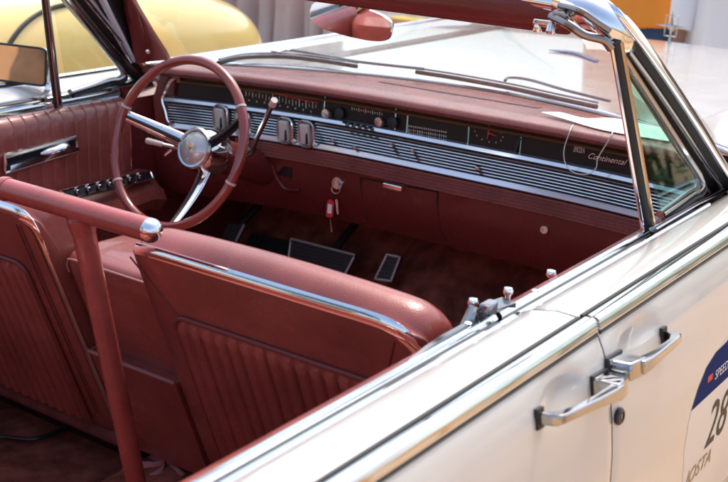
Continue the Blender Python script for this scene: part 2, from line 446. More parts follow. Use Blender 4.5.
# hood ornament (four pointed star in a frame)
OP = at(673, 38, 'y', 4.03); ox = OP.x; oz = hood_z(ox, 4.0)
OB = V((ox, 4.0, oz-.003))
def dia(mb, c, a, b, la, lb, th):
    c = V(c); a = V(a)*la; b = V(b)*lb; n = V((0, th, 0))
    mb.add([c+a, c+b, c-a, c-b, c+n, c-n], [(0, 1, 4), (1, 2, 4), (2, 3, 4), (3, 0, 4), (1, 0, 5), (2, 1, 5), (3, 2, 5), (0, 3, 5)])
orn = MB()
oc = OB+V((0, 0, .062))
dia(orn, oc, (0, 0, 1), (1, 0, 0), .054, .0075, .005); dia(orn, oc, (1, 0, 0), (0, 0, 1), .062, .006, .005)
fr = [oc+V((x, 0, z)) for x, z in ((-.022, -.036), (.022, -.036), (.022, .036), (-.022, .036))]
pts = []
for i in range(4):
    for t in rng(0, 1, 5)[:-1]: pts.append(fr[i].lerp(fr[(i+1) % 4], t))
orn.tube(pts, .0019, n=6, closed=True)
orn.tube([OB, OB+V((0, 0, .03))], [.008, .003], n=8)
orn.build('hood_ornament', DCHROME, CAR, smooth=False)
# thin dark-blue metallic streak lying on the hood
a, b, c_ = at(549, 50, 'z', .972), at(575, 53, 'z', .972), at(597, 61, 'z', .972)
MB().tube(spline([a, b, c_], 5), [.003, .007, .010, .012, .013, .013, .012, .011, .010, .010, .008], n=8, flat=((0, 0, 1), .4)).build('hood_streak', mat('blue_streak_metal', (.12, .22, .36), .12, 1), CAR)

# ---- dashboard ---------------------------------------------------------------
def yd(x):
    if x < -.1: return 2.33-.05*min(2.2, ((x+.1)/.42)**2)
    if x > .3: return 2.33-.03*((x-.3)/.4)**2
    return 2.33
def wbase(x): return 2.652-.43*x*x                      # windshield base line
def sweep_x(sec, x0, x1, n=40, closed=True, endr=0):
    return [[V((x, yd(x)+dy, z)) for dy, z in sec] for x in rng(x0, x1, n)]
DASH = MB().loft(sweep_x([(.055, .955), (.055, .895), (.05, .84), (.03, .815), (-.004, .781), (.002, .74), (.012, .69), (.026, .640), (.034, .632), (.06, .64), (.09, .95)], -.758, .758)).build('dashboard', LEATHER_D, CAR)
# padded top running to the glass
rows = []
for x in rng(-.765, .765, 60):
    y = yd(x); yb = max(y+.08, wbase(x)+.0)
    sec = [(y+.05, .962), (y-.012, .964), (y-.024, .968), (y-.029, .976), (y-.025, .985), (y-.012, .990), (y+.02, .990)]
    for t in (.2, .4, .6, .8, 1): sec.append((y+.02+(yb-y-.02)*t, .990-.022*t))
    sec.append((yb, .945))
    rows.append([V((x, a, b)) for a, b in sec])
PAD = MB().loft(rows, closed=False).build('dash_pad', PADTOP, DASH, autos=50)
# defroster grille on pad
rows = []
dgr = []
for i in range(40):
    t = i/39; px = 380+(540-380)*t; py = 81.5+(108-81.5)*t
    p = at(px, py, 'z', .982)
    for _ in range(5): p = at(px, py, 'z', .990-.022*max(0, min(1, (p.y-yd(p.x)-.02)/(wbase(p.x)-yd(p.x)-.02)))+.0001)
    dgr.append([p+V((0, -.013, .0024)), p+V((0, 0, .0016)), p+V((0, .013, .0003))])
MB().loft(dgr, closed=False).build('defroster_grille', mat('perforated_vinyl', (.15, .036, .032), .6, bump=1, bscale=330, var=.3, vscale=240), DASH)
XL, XR = -.700, .742
# gauge band
g0 = MB().loft(sweep_x([(.020, .958), (.012, .908), (.05, .908), (.05, .958)], XL+.012, XR)).build('gauge_panel', GLOSSBLK, DASH, autos=30)
def gp(px, py, d=0):          # point on the gauge face
    p = at(px, py, 'y', 2.34)
    for _ in range(5): p = at(px, py, 'y', yd(p.x)+.012+(p.z-.908)*.16+d)
    return p
# chrome surround: upper gold line, strips
MB().loft(sweep_x([(.002, .9475), (-.004, .9505), (.002, .9535), (.02, .9535), (.02, .9475)], XL+.02, XR)).build('upper_trim', GOLDT, DASH)
MB().loft(sweep_x([(-.0160, .8988), (-.0108, .9062), (.03, .9075), (.03, .8985)], XL-.006, XR)).build('middle_trim', LOUVER, DASH, autos=10)
MB().loft(sweep_x([(-.0175, .8262), (-.0185, .8285), (-.0120, .8395), (.03, .8405), (.03, .8262)], XL+.008, XR)).build('lower_trim', LOUVER, DASH, autos=10)
# rounded left end of the cluster
def yz(dy, z, x): return V((x, yd(x)+dy, z))
MB().tube(spline([yz(.0, .960, XL+.03), yz(0, .955, XL+.008), yz(-.004, .925, XL-.008), yz(-.01, .90, XL-.014), yz(-.012, .87, XL-.004), yz(-.014, .845, XL+.004), yz(-.014, .833, XL+.02)], 6), .0055, n=8).build('cluster_end', CHROME, DASH)
# louvres
back = MB().loft(sweep_x([(-.001, .8985), (-.001, .841), (.04, .841), (.04, .8985)], XL+.003, XR)).build('louver_backing', BLACK, DASH)
lv = MB()
for k in range(7):
    z = .8455+k*.0074
    lv.loft(sweep_x([(-.0112, z-.0008), (-.0098, z+.0008), (-.004, z+.0006), (-.004, z-.0008)], XL+.002, XR, 30))
lv.build('louver_grille', LOUVER, DASH, autos=10)
# ribbed vinyl moulding under the chrome
sec = []
for k in range(5):
    z = .822-k*.0080
    sec += [(-.016-k*.0006, z), (-.0195-k*.0006, z-.0022), (-.0195-k*.0006, z-.0045), (-.016-k*.0006, z-.0066)]
sec += [(.02, .783), (.02, .822)]
MB().loft(sweep_x(sec, -.50, XR)).build('ribbed_molding', PADTOP, DASH, autos=30)

# gauge markings
tk = MB()
def tick(px, py, h, wd=.0018, mb=tk):
    p = gp(px, py, -.0012); mb.box(p, (wd, .001, h))
for i in range(22):
    t = i/21; tick(246+70*t, 93.5+12.8*t+random.uniform(-.5, .8), (.010 if i % 2 else .018)*random.uniform(.7, 1.15), random.choice((.0012, .0016, .0022)))
for i in range(9):
    t = i/8; tick(249+62*t, 99.8+11.6*t+random.uniform(-.6, .6), random.uniform(.003, .005), random.uniform(.002, .004))
tk.build('speedometer_scale', TICK, g0, smooth=False)
tk2 = MB()
for i in range(14):
    t = i/13; tick(352+30*t, 108.5+5.6*t, .005 if i % 3 else .009, .002, tk2)
for i in range(18):
    t = i/17
    tick(409+37*t, 126+6.2*t, .004, .0026, tk2); tick(409+37*t, 130+6.4*t, random.choice((.003, .006, .004)), .002, tk2)
tk2.build('radio_scale', TICK, g0, smooth=False)
tk3 = MB()
for i in range(12):
    a = i/12*2*math.pi
    tick(489+14*math.cos(a), 134+8*math.sin(a)+3.0*math.cos(a), .003, .002, tk3)
tk3.build('clock_dial', TICK, g0, smooth=False)
rdm = MB()
pr = [gp(246+ (318-246)*t, 87.5+(103-87.5)*t, -.001) for t in rng(0, 1, 12)]
rdm.tube(pr, .0016, n=6)
p0 = gp(489, 133, -.003)
rdm.tube([p0, gp(487, 124, -.003)], [.0022, .0012], n=6); rdm.tube([p0, gp(497, 136, -.003)], [.0022, .0012], n=6); rdm.tube([p0, gp(487, 139, -.003)], [.0018, .0012], n=6)
rdm.lathe([(.004, 0), (.003, .002)], p0, (0, -1, 0), 12)
tick(365, 111, .016, .0014, rdm); tick(414, 130, .006, .003, rdm)
rdm.build('gauge_needles', REDT, g0)
# panel dividers on gauge band
for px in (325, 396, 408, 469, 521):
    a, b = gp(px, {325: 97, 396: 109, 408: 112, 469: 127, 521: 137}[px], -.002), gp(px-1.5, {325: 117, 396: 132, 408: 133.5, 469: 146, 521: 156}[px], -.002)
    MB().tube([a, b], .0022, n=6).build('panel_divider', DCHROME, g0)
a, b = gp(520, 138, -.004), gp(514, 155, -.004)
MB().tube([a, b], .004, n=8).build('panel_edge', BLACK, g0)
# script lettering on the right-hand blank panel
def gauge_text(s, px, py, size, shear, px2, py2, name):
    A = gp(px, py, -.002); Bp = gp(px2, py2, -.002); u = (Bp-A); L = u.length; u.normalize()
    vs, fs = text_mesh(s, size, shear); wmax = max(v.x for v in vs)
    nrm = V((0, -1, .16)).normalized(); vv = nrm.cross(u)
    if vv.z < 0: vv = -vv
    k = L/wmax
    return [A+u*v.x*k+vv*v.y+nrm*(v.z+.0006) for v in vs], fs
let = MB(); let.add(*gauge_text('LINCOLN', 573.5, 151.5, .017, 0, 584.5, 153.4, 'x')); let.add(*gauge_text('Continental', 587, 158, .018, .45, 627, 165.5, 'y'))
let.build('script_lettering', BRUSHED, g0, smooth=False)
gl = [gp(586, 159.5, -.003), gp(590, 154, -.003), gp(600, 160, -.003), gp(627, 166, -.003)]
# knobs of the radio, small sliders
def knob(px, py, r, L, material, name, d=-.004):
    p = gp(px, py, d)
    return MB().lathe([(r*.75, 0), (r*.8, L*.5), (r, L*.55), (r, L*.92), (r*.86, L), (r*.3, L*1.02)], p+V((0, .012, 0)), (0, -1, .1), 20).build(name, material, DASH)
knob(330, 113.5, .0125, .034, BRUSHED, 'radio_knob'); knob(383, 122, .0125, .034, BRUSHED, 'radio_knob')
knob(340, 114, .015, .02, BLACK, 'knob_collar'); knob(393, 123, .015, .02, BLACK, 'knob_collar')
def lp(px, py, d=-.012):
    p = at(px, py, 'y', 2.33)
    for _ in range(4): p = at(px, py, 'y', yd(p.x)+d)
    return p
for px, py in ((333, 140.5), (355, 147.5), (391.5, 143.5), (413, 150.5), (478, 168)):
    MB().box(lp(px, py, -.016), (.010, .014, .008), bev=.002).build('vent_slider', BRUSHED, DASH)
# push buttons of the radio
pb = MB()
for i in range(5): pb.box(lp(345+6.3*i, 122.3+1.35*i, -.018), (.010, .01, .005), bev=.0012)
pb.build('radio_buttons', GLOSSBLK, DASH)
# paired chrome framed climate toggles
def toggle(px, py):
    p = lp(px, py, -.022)
    w_, h_ = .0245, .033
    o = []
    for a in range(32):
        t = 2*math.pi*a/32; c, s_ = math.cos(t), math.sin(t)
        o.append(p+V((w_*math.copysign(abs(c)**.45, c)*(1-.18*(s_*s_)), 0, h_*math.copysign(abs(s_)**.5, s_))))
    fr_ = MB().tube(o, .0036, n=8, closed=True); 
    fr_.prism([q+V((0, .004, 0)) for q in o], (0, .03, 0))
    f = fr_.build('climate_toggle', BRUSHED, DASH)
    MB().box(p+V((-.001, -.002, 0)), (.027, .014, .052), Matrix.Rotation(R_(8), 3, 'X'), bev=.004).build('toggle_paddle', GREYP, f)
    MB().box(p+V((.0085, -.0035, 0)), (.006, .012, .048), bev=.001).build('toggle_slot', BLACK, f)
for px, py in ((220.5, 118), (242, 123), (285, 130.5), (306, 134)): toggle(px, py)
# dash lower panel: seams, glovebox, locks
def lowp(px, py, d=0):
    p = at(px, py, 'y', 2.34)
    for _ in range(5):
        z = min(.781, max(.632, p.z))
        off = -.004+.030*(.781-z)/.141
        p = at(px, py, 'y', yd(p.x)+off+d)
    return p
seam = MB()
for pl in ([(361, 178), (362, 193), (365, 208), (369, 222)], [(437.5, 192), (438, 207), (441, 226), (446, 241)]):
    seam.tube(spline([lowp(*p, -.0012) for p in pl], 6), .0024, n=6)
seam.tube([lowp(361, 178, -.0012).lerp(lowp(437.5, 192, -.0012), t) for t in rng(0, 1, 8)], .002, n=6)
seam.build('glovebox_seam', BLACK, DASH)
MB().box(lowp(394, 186.5, -.010), (.058, .022, .013), bev=.004).build('glovebox_pull', CHROME, DASH)
ig = lowp(338.5, 183, -.002)
MB().lathe([(.018, -.004), (.018, .004), (.015, .008), (.0125, .008), (.0120, .004), (.008, .004), (.007, .012), (.002, .012)], ig, (.1, -1, .1), 24).build('ignition_lock', BRUSHED, DASH)
lk = lowp(545, 229.5, -.002)
MB().lathe([(.011, -.004), (.011, .004), (.009, .007), (.005, .007), (.004, .004), (.001, .004)], lk, (.1, -1, .1), 20).build('panel_lock', BRUSHED, DASH)
# steering column opening trim
cp = lowp(272, 170, -.004)
MB().tube(spline([lowp(262, 158, -.006), lowp(270, 163, -.006), lowp(277, 178, -.006), lowp(286, 189, -.006), lowp(300, 190, -.006)], 5), .006, n=8).build('column_bezel', LEATHER_D, DASH)
MB().box(lowp(283, 171, -.002), (.055, .004, .028), bev=.0015).build('column_recess', BLACK, DASH)
# left stub knobs on the dash end
kp = at(144.5, 149.5, 'y', 2.24)
MB().lathe([(.016, 0), (.016, .008), (.009, .010), (.009, .028), (.013, .030), (.013, .040), (.004, .043)], kp+V((0, .03, 0)), (.25, -1, .1), 18).build('light_switch', CHROME, DASH)
kp2 = at(168, 151, 'y', 2.20)
MB().tube([kp2+V((0, .12, 0)), kp2+V((.0, .01, 0)), kp2+V((-.012, 0, -.014))], [.006, .005, .004], n=8).build('vent_release', CHROME, DASH)
# rounded left return of the dash between cluster and door
MB().loft([[V((x, y0+.0, z)) for x, y0, z in ((-.705, 2.255, .965), (-.715, 2.24, .90), (-.715, 2.245, .80), (-.70, 2.27, .66), (-.70, 2.4, .62), (-.70, 2.4, .96))],
           [V((x, y0, z)) for x, y0, z in ((-.74, 2.235, .965), (-.75, 2.215, .90), (-.75, 2.225, .80), (-.74, 2.25, .62), (-.74, 2.4, .60), (-.74, 2.4, .96))],
           [V((x, y0, z)) for x, y0, z in ((-.765, 2.26, .96), (-.768, 2.24, .90), (-.768, 2.25, .80), (-.766, 2.27, .60), (-.766, 2.4, .58), (-.766, 2.4, .95))]]).build('dash_end', LEATHER_D, DASH, autos=60)

# ---- steering wheel ------------------------------------------------------------
WO = V((-.442, 1.991, .864)); WT = .364
WU = V((1, 0, 0)); WV = V((0, math.sin(WT), math.cos(WT))); WN = V((0, -math.cos(WT), math.sin(WT))); WR = .205
def proj(P):
    q = V(P)-CAM; zc = q.dot(FWD); return V((364+F_PX*q.dot(RIGHT)/zc, 241-F_PX*q.dot(UP)/zc))
def rim(t, d=0, r=WR): return WO+(WU*math.cos(t)+WV*math.sin(t))*r+WN*d
def ang(px, py): return min((i*math.pi/360 for i in range(720)), key=lambda t: (proj(rim(t))-V((px, py))).length)
WHEEL = MB().tube([rim(2*math.pi*i/96) for i in range(96)], .0119, n=14, closed=True).build('steering_wheel', WHEELP, CAR)
HUB = WO-WN*.075
for px, py in ((126, 106), (243, 107), (120, 180), (231, 183)):
    t = ang(px, py); MB().tube([rim(t-.013), rim(t), rim(t+.013)], .0130, n=16).build('rim_collar', COLLAR, WHEEL)
def spoke(px, py, material, w0=.021, w1=.0135, name='spoke', deep=.01):
    t = ang(px, py); e = rim(t, -.004); s0 = HUB+(e-HUB).normalized()*.035-WN*deep
    d = (e-s0).normalized()
    pts = [s0, s0.lerp(e, .35)-WN*.012, s0.lerp(e, .7)-WN*.010, e]
    o = MB().tube(spline(pts, 5), [w0+(w1-w0)*i/15 for i in range(16)], n=12, flat=(WN, .45)).build(name, material, WHEEL)
    MB().tube([p+WN*.0098 for p in spline(pts, 5)[1:-1]], [(w0+(w1-w0)*i/15)*.28 for i in range(14)], n=8, flat=(WN, .4)).build('spoke_inlay', BLACK, o)
    return o
spoke(121, 114, CHROME); spoke(169, 219, CHROME, deep=.055)
spoke(244, 116, GLOSSBLK, .016, .010)
MB().lathe([(.046, .055), (.055, .035), (.060, .005), (.056, -.02), (.045, -.03)], HUB-WN*.048, WN, 32).build('hub_shroud', CHROME, WHEEL)
MB().lathe([(a*1.28, b) for a, b in ((.040, .0), (.041, .006), (.038, .012), (.034, .011), (.033, .006), (.001, .006))], HUB+WN*.004, WN, 36).build('hub_ring', BRUSHED, WHEEL)
MB().lathe([(.042, .008), (.037, .013), (.026, .018), (.012, .0208), (.001, .0215)], HUB+WN*.004, WN, 32).build('horn_cap', mat('horn_lens', (.55, .54, .50), .12, .35, coat=1), WHEEL)
em = MB(); dia(em, HUB+WN*.028, (0, 0, 1), (1, 0, 0), .019, .0045, .002); dia(em, HUB+WN*.028, (1, 0, 0), (0, 0, 1), .011, .003, .002)
em.build('horn_emblem', GOLDT, WHEEL, smooth=False)
COLM = MB().tube([HUB-WN*.03, HUB-WN*.10, HUB-WN*.26, HUB-WN*.50], [.040, .044, .046, .046], n=24).build('steering_column', LEATHER_D, CAR)
a, b = at(250, 153, 'y', 2.17), at(274, 101, 'y', 2.10)
sl = MB().tube(spline([HUB-WN*.10, a, a.lerp(b, .25), b], 6), [.008]*7+[.0065]*12, n=10).build('shift_lever', DCHROME, COLM)
MB().tube([b-(b-a).normalized()*.016, b+(b-a).normalized()*.004], [.0095, .0085], n=12).build('lever_knob', COLLAR, sl)
a, b = at(194, 152, 'y', 2.10), at(146, 140.5, 'y', 2.05)
ts = MB().tube([HUB-WN*.10, a, b], [.006, .0055, .0045], n=10).build('signal_lever', BRUSHED, COLM)
MB().tube([b.lerp(a, .35), b.lerp(a, .03), b], [.0065, .008, .006], n=12).build('lever_grip', COLLAR, ts)

PADRUB = mat('worn_pedal_rubber', (.045, .042, .042), .55)
PTRIM = mat('pale_pedal_trim', (.62, .60, .57), .3, .2)
# ---- pedals -----------------------------------------------------------------------
def pedal(px4, y, name, tilt=.35, parent=CAR, frame=True):
    N = V((0, -math.cos(tilt), math.sin(tilt))); c0 = at(sum(p[0] for p in px4)/4, sum(p[1] for p in px4)/4, 'y', y)
    ps = [at_plane(px, py, c0, N) for px, py in px4]
    o = MB().prism(ps, -N*.016).build(name, PADRUB, parent, smooth=False)
    if frame:
        pts = []
        for i in range(4):
            for t in rng(0, 1, 7)[:-1]: pts.append(ps[i].lerp(ps[(i+1) % 4], t))
        MB().tube(pts, .0033, n=6, closed=True).build('pedal_trim', PTRIM, o)
        gr = MB()
        for k in range(1, 7): gr.tube([ps[0].lerp(ps[3], k/7)+N*.001, ps[1].lerp(ps[2], k/7)+N*.001], .0014, n=5)
        gr.build('pedal_ribs', mat('pedal_rubber', (.03, .03, .032), .6), o)
    return o, c0
bo, bc = pedal([(291, 238.5), (355, 255), (344, 276), (288, 263)], 2.45, 'brake_pedal')
MB().tube([bc+V((.03, .02, .02)), bc+V((.06, .16, .14)), bc+V((.05, .22, .26))], .011, n=8).build('pedal_arm', BLACK, bo)
pedal([(387, 254.5), (400, 257), (391, 281), (375, 279)], 2.45, 'accelerator_pedal')
po, pc = pedal([(228, 223.5), (244, 225.5), (236, 241), (221, 239)], 2.42, 'parking_brake_pedal', frame=False)
a = at(244, 225, 'y', 2.415); b = at(236, 241, 'y', 2.415)
MB().tube([a, b], .004, n=6).build('pedal_trim', PTRIM, po)
MB().tube([pc+V((0, .02, .01)), pc+V((.03, .14, .10)), pc+V((.03, .22, .22))], .012, n=8).build('pedal_arm', BLACK, po)
N = V((0, -.6, .8)).normalized()
c0 = at(262, 247, 'y', 2.52)
MB().prism([at_plane(px, py, c0, N) for px, py in ((252, 233), (300, 243), (296, 268), (236, 262))], N*-.012).build('rubber_floor_pad', mat('black_rubber_mat', (.02, .018, .018), .75, bump=.8, bscale=150), CAR, smooth=False)

# ---- front seats ------------------------------------------------------------------
SO = V((0, 1.30, .888)); SV = V((0, .36, -.933)); SNr = V((0, -.933, -.36))    # down the back, rear-facing normal
def sp(x, t, s=0): return V((x, 0, 0))+SO+SV*t-SNr*s      # s: forward into the cushion
PROF = [(0, .0), (.003, -.008), (.012, -.017), (.028, -.025), (.046, -.028), (.066, -.023), (.084, -.008), (.100, .03), (.110, .10), (.115, .25), (.12, .40), (.12, .55), (.08, .575), (.02, .575), (0, .56), (0, .42), (0, .28), (0, .14), (0, .05)]
def backrest(xL, xR, name, tilt_end=.022):
    cx = .05; ct = .26
    st = []
    L = xR-xL
    for d in (0, .004, .012, .024, .040, .06): st.append((xL+d, d))
    for k in range(1, 10): st.append((xL+.06+(L-.12)*k/10, .06))
    for d in (.06, .04, .024, .012, .004, 0): st.append((xR-d, d))
    rings = []
    for x, d in st:
        q = 1-(1-min(1, d/.05))**2; q = q**.5 if q > 0 else 0
        ins = .036*(1-q)
        ring = []
        u = (x-(xL+xR)/2)/(L/2)
        for s, t in PROF:
            # inset towards the middle of the profile
            ds = (cx-s); dt = (ct-t); l = math.hypot(ds, dt)
            ss = s+ins*(1 if s < .02 else -1 if s > .08 else 0)*.6; tt = t+ins*(1 if t < .0 else -1 if t > .5 else 0)*1.2
            if t < 0 and s > .01: tt += .012*u*u
            ring.append(sp(x, tt, ss))
        rings.append(ring)
    o = MB().loft(rings).build(name, LEATHER, CAR, autos=80)
    subsurf(o, 1); return o
def pleat_panel(xL, xR, tT, tB, P, parent, dip=.012):
    """inset pleats with sagging seams between and a welt round the edge"""
    rings = []; n = int((xR-xL)/.0025)
    rc = .028
    for x in rng(xL, xR, n):
        row = []
        dxe = min(x-xL, xR-x)
        top = tT + (rc-math.sqrt(max(0, rc*rc-(rc-dxe)**2)) if dxe < rc else 0)
        for k, t in enumerate(rng(0, 1, 26)):
            tt = top+(tB-top)*t
            q = abs(math.sin(math.pi*(x-xL)/P))
            e = min(1, (tt-top)/.012, (dxe+.001)/.006)
            row.append(sp(x, tt, -.001-.0115*(q**.42)*max(0, e)))
        rings.append(row)
    MB().loft(rings, closed=False).build('pleated_panel', LEATHER, parent, autos=75)
    pts = [sp(xL, tB)]+[sp(xL, tB+(tT+rc-tB)*k/8) for k in range(1, 9)]
    for k in range(1, 7):
        a = math.pi/2*k/6; pts.append(sp(xL+rc-rc*math.cos(a), tT+rc-rc*math.sin(a)))
    pts += [sp(xL+rc+(xR-xL-2*rc)*k/10, tT) for k in range(1, 11)]
    for k in range(1, 7):
        a = math.pi/2*k/6; pts.append(sp(xR-rc+rc*math.sin(a), tT+rc-rc*math.cos(a)))
    pts += [sp(xR, tT+rc+(tB-tT-rc)*k/8) for k in range(1, 9)]
    MB().tube([p+SNr*.004 for p in pts], .0048, n=8).build('welt', WELT, parent)
def chrome_strip(pts, parent, wv, r=.0105, k=.28):
    MB().tube(pts, r, n=10, flat=(wv, k)).build('chrome_trim', CHROME, parent, autos=50)
SXL, SXR = .112, .700
SR = backrest(SXL, SXR+.012, 'passenger_seat_back')
pleat_panel(.188, .632, .118, .53, .0292, SR)
top = [sp(SXL+.03, -.008, .004)]+[sp(x, -.010, .004) for x in rng(SXL+.07, SXR-.08, 8)]+[sp(SXR-.04, -.006, .004), sp(SXR-.012, .012, .004), sp(SXR+.003, .05, .004), sp(SXR+.006, .12, .004), sp(SXR+.006, .3, .004), sp(SXR+.006, .5, .004)]
chrome_strip(spline(top, 5), SR, (SNr-SV*.8).normalized())
SL = backrest(-.735, -.130, 'driver_seat_back')
pleat_panel(-.66, -.205, .118, .53, .0292, SL)
top = [sp(-.735+.012, .006, .004), sp(-.70, -.007, .004)]+[sp(x, -.010, .004) for x in rng(-.66, -.20, 8)]+[sp(-.165, -.008, .004), sp(-.144, .004, .004), sp(-.133, .03, .004), sp(-.1285, .08, .002), sp(-.128, .2, .002), sp(-.128, .4, .002), sp(-.128, .5, .002)]
chrome_strip(spline(top, 5), SL, (SNr-SV*.8).normalized())
for a_, b_ in (((SXL+.012, .012), (.196, .120)), ((SXR-.035, .02), (.626, .124))):
    MB().tube([sp(a_[0]+(b_[0]-a_[0])*t, a_[1]+(b_[1]-a_[1])*t, -.0006) for t in rng(0, 1, 8)], .0016, n=6).build('corner_seam', WELT, SR)
# extra stitched seams on the driver backrest rear
st = MB()
for xx in (-.178, -.168): st.tube([sp(xx, t, -.001) for t in rng(.02, .5, 12)], .0012, n=5)
st.build('seam', WELT, SL)
# lower rolled edge of driver seat back
MB().tube([sp(x, .575+.0*x, .015) for x in rng(-.73, -.14, 12)], .020, n=12).build('carpet_roll', CARPET_R, SL)
# centre section with folded armrest
ctr = MB()
rings = []
for x, ins in ((-.126, .024), (-.123, .012), (-.117, .004), (-.105, 0), (-.05, 0), (0, 0), (.05, 0), (.10, 0), (.112, .006)):
    rings.append([sp(x, t+(ins*.8 if t < .2 else 0), s+(ins if s < .05 else 0)) for s, t in ((.028, .14), (.030, .113), (.036, .102), (.048, .0985), (.075, .104), (.12, .121), (.17, .142), (.195, .158), (.20, .18), (.20, .56), (.028, .56), (.028, .3))])
CTR = ctr.loft(rings).build('center_armrest', LEATHER, CAR, autos=60)
MB().tube([sp(-.120, .135, .030), sp(-.119, .118, .031), sp(-.112, .106, .033)]+[sp(x, .1035, .033) for x in rng(-.10, .112, 8)], .0026, n=8).build('welt', STITCH, CTR)
# lower pocket panel and its ledge piping
MB().loft([[sp(x, t, s) for s, t in ((.004, .315), (.006, .575), (.06, .575), (.06, .325))] for x in (-.126, .114)]).build('pocket_panel', LEATHER, CTR, autos=20)
MB().tube([sp(-.124, .312, .004), sp(.113, .312, .004)], .0042, n=8).build('pocket_piping', STITCH, CTR)
# seat cushions and risers
MB().box((-.43, 1.80, .44), (.60, .56, .15), Matrix.Rotation(R_(5), 3, 'X'), bev=.05).build('driver_seat_cushion', LEATHER, CAR)
MB().box((.42, 1.80, .44), (.60, .56, .15), Matrix.Rotation(R_(5), 3, 'X'), bev=.05).build('passenger_seat_cushion', LEATHER, CAR)
MB().box((0, 1.80, .42), (.24, .5, .12), bev=.03).build('center_seat_cushion', LEATHER, CAR)
for x in (-.43, .43): MB().box((x, 1.80, .31), (.52, .40, .12), bev=.01).build('seat_riser', BLACK, CAR)

# ---- T shaped grab bar --------------------------------------------------------------
Ty = 1.225
Tl, Tr = at(5, 191, 'y', Ty), at(150, 227.5, 'y', Ty)
Tl.z = Tr.z = (Tl.z+Tr.z)/2
GB = MB().tube([Tl, Tr], .0195, n=28).build('grab_bar', TBAR, CAR)
Tj = at(80, 212, 'y', Ty); Tb = at(137, 486, 'y', 1.335); dvec = (Tb-Tj).normalized()
Tj = V((Tj.x, Ty, Tl.z-.008))
Tfoot = Tb+(Tb-Tj)*((.262-Tb.z)/(Tb.z-Tj.z)*-1)*-1
MB().tube([Tj, Tb, Tfoot], [.0195, .0185, .0185], n=26).build('bar_post', TBAR, GB)
MB().lathe([(.05, 0), (.05, .006), (.03, .012), (.02, .02)], Tfoot-V((0, 0, .004)), (0, 0, 1), 24).build('post_flange', TBAR, GB)
MB().tube([Tj+V((0, 0, -.004)), Tj+dvec*.032], [.0235, .0205], n=24).build('weld_collar', TBAR, GB)
MB().lathe([(.0199, -.002), (.0199, .003), (.0182, .009), (.0140, .0145), (.007, .018), (.001, .019)], Tr, (1, 0, 0), 26).build('end_cap', CHROME, GB)
MB().lathe([(.0205, .010), (.0215, .004), (.0205, -.004), (.017, -.014), (.008, -.02), (.001, -.021)], Tl, (1, 0, 0), 26).build('end_collar', TBAR, GB)

# ---- windshield frame, pillars, vent windows ------------------------------------------
HY, HZ = 1.835, 1.305
def hdr(x): return V((x, HY+.07*(1-(x/.70)**2), HZ+.012*(1-(x/.7)**2)))
def PIL(sgn):
    """A-pillar centre line from the base to the header corner"""
    return [V((sgn*.812, 2.262, .930)), V((sgn*.800, 2.19, .985)), V((sgn*.772, 2.05, 1.105)), V((sgn*.742, 1.925, 1.212)), V((sgn*.716, 1.855, 1.275)), V((sgn*.675, 1.838, 1.306)), V((sgn*.62, 1.846, 1.315))]
# glass
rows = []
for x in rng(-1, 1, 40):
    b = V((x*.765, wbase(x*.765)+.012, .958)); tx = x*.665; t = hdr(tx)+V((0, .012, -.012))
    rows.append([b.lerp(t, k)+V((0, .02, .02))*math.sin(math.pi*k) for k in rng(0, 1, 10)])
WS = MB().loft(rows, closed=False).build('windshield', WGLASS, CAR, autos=80)
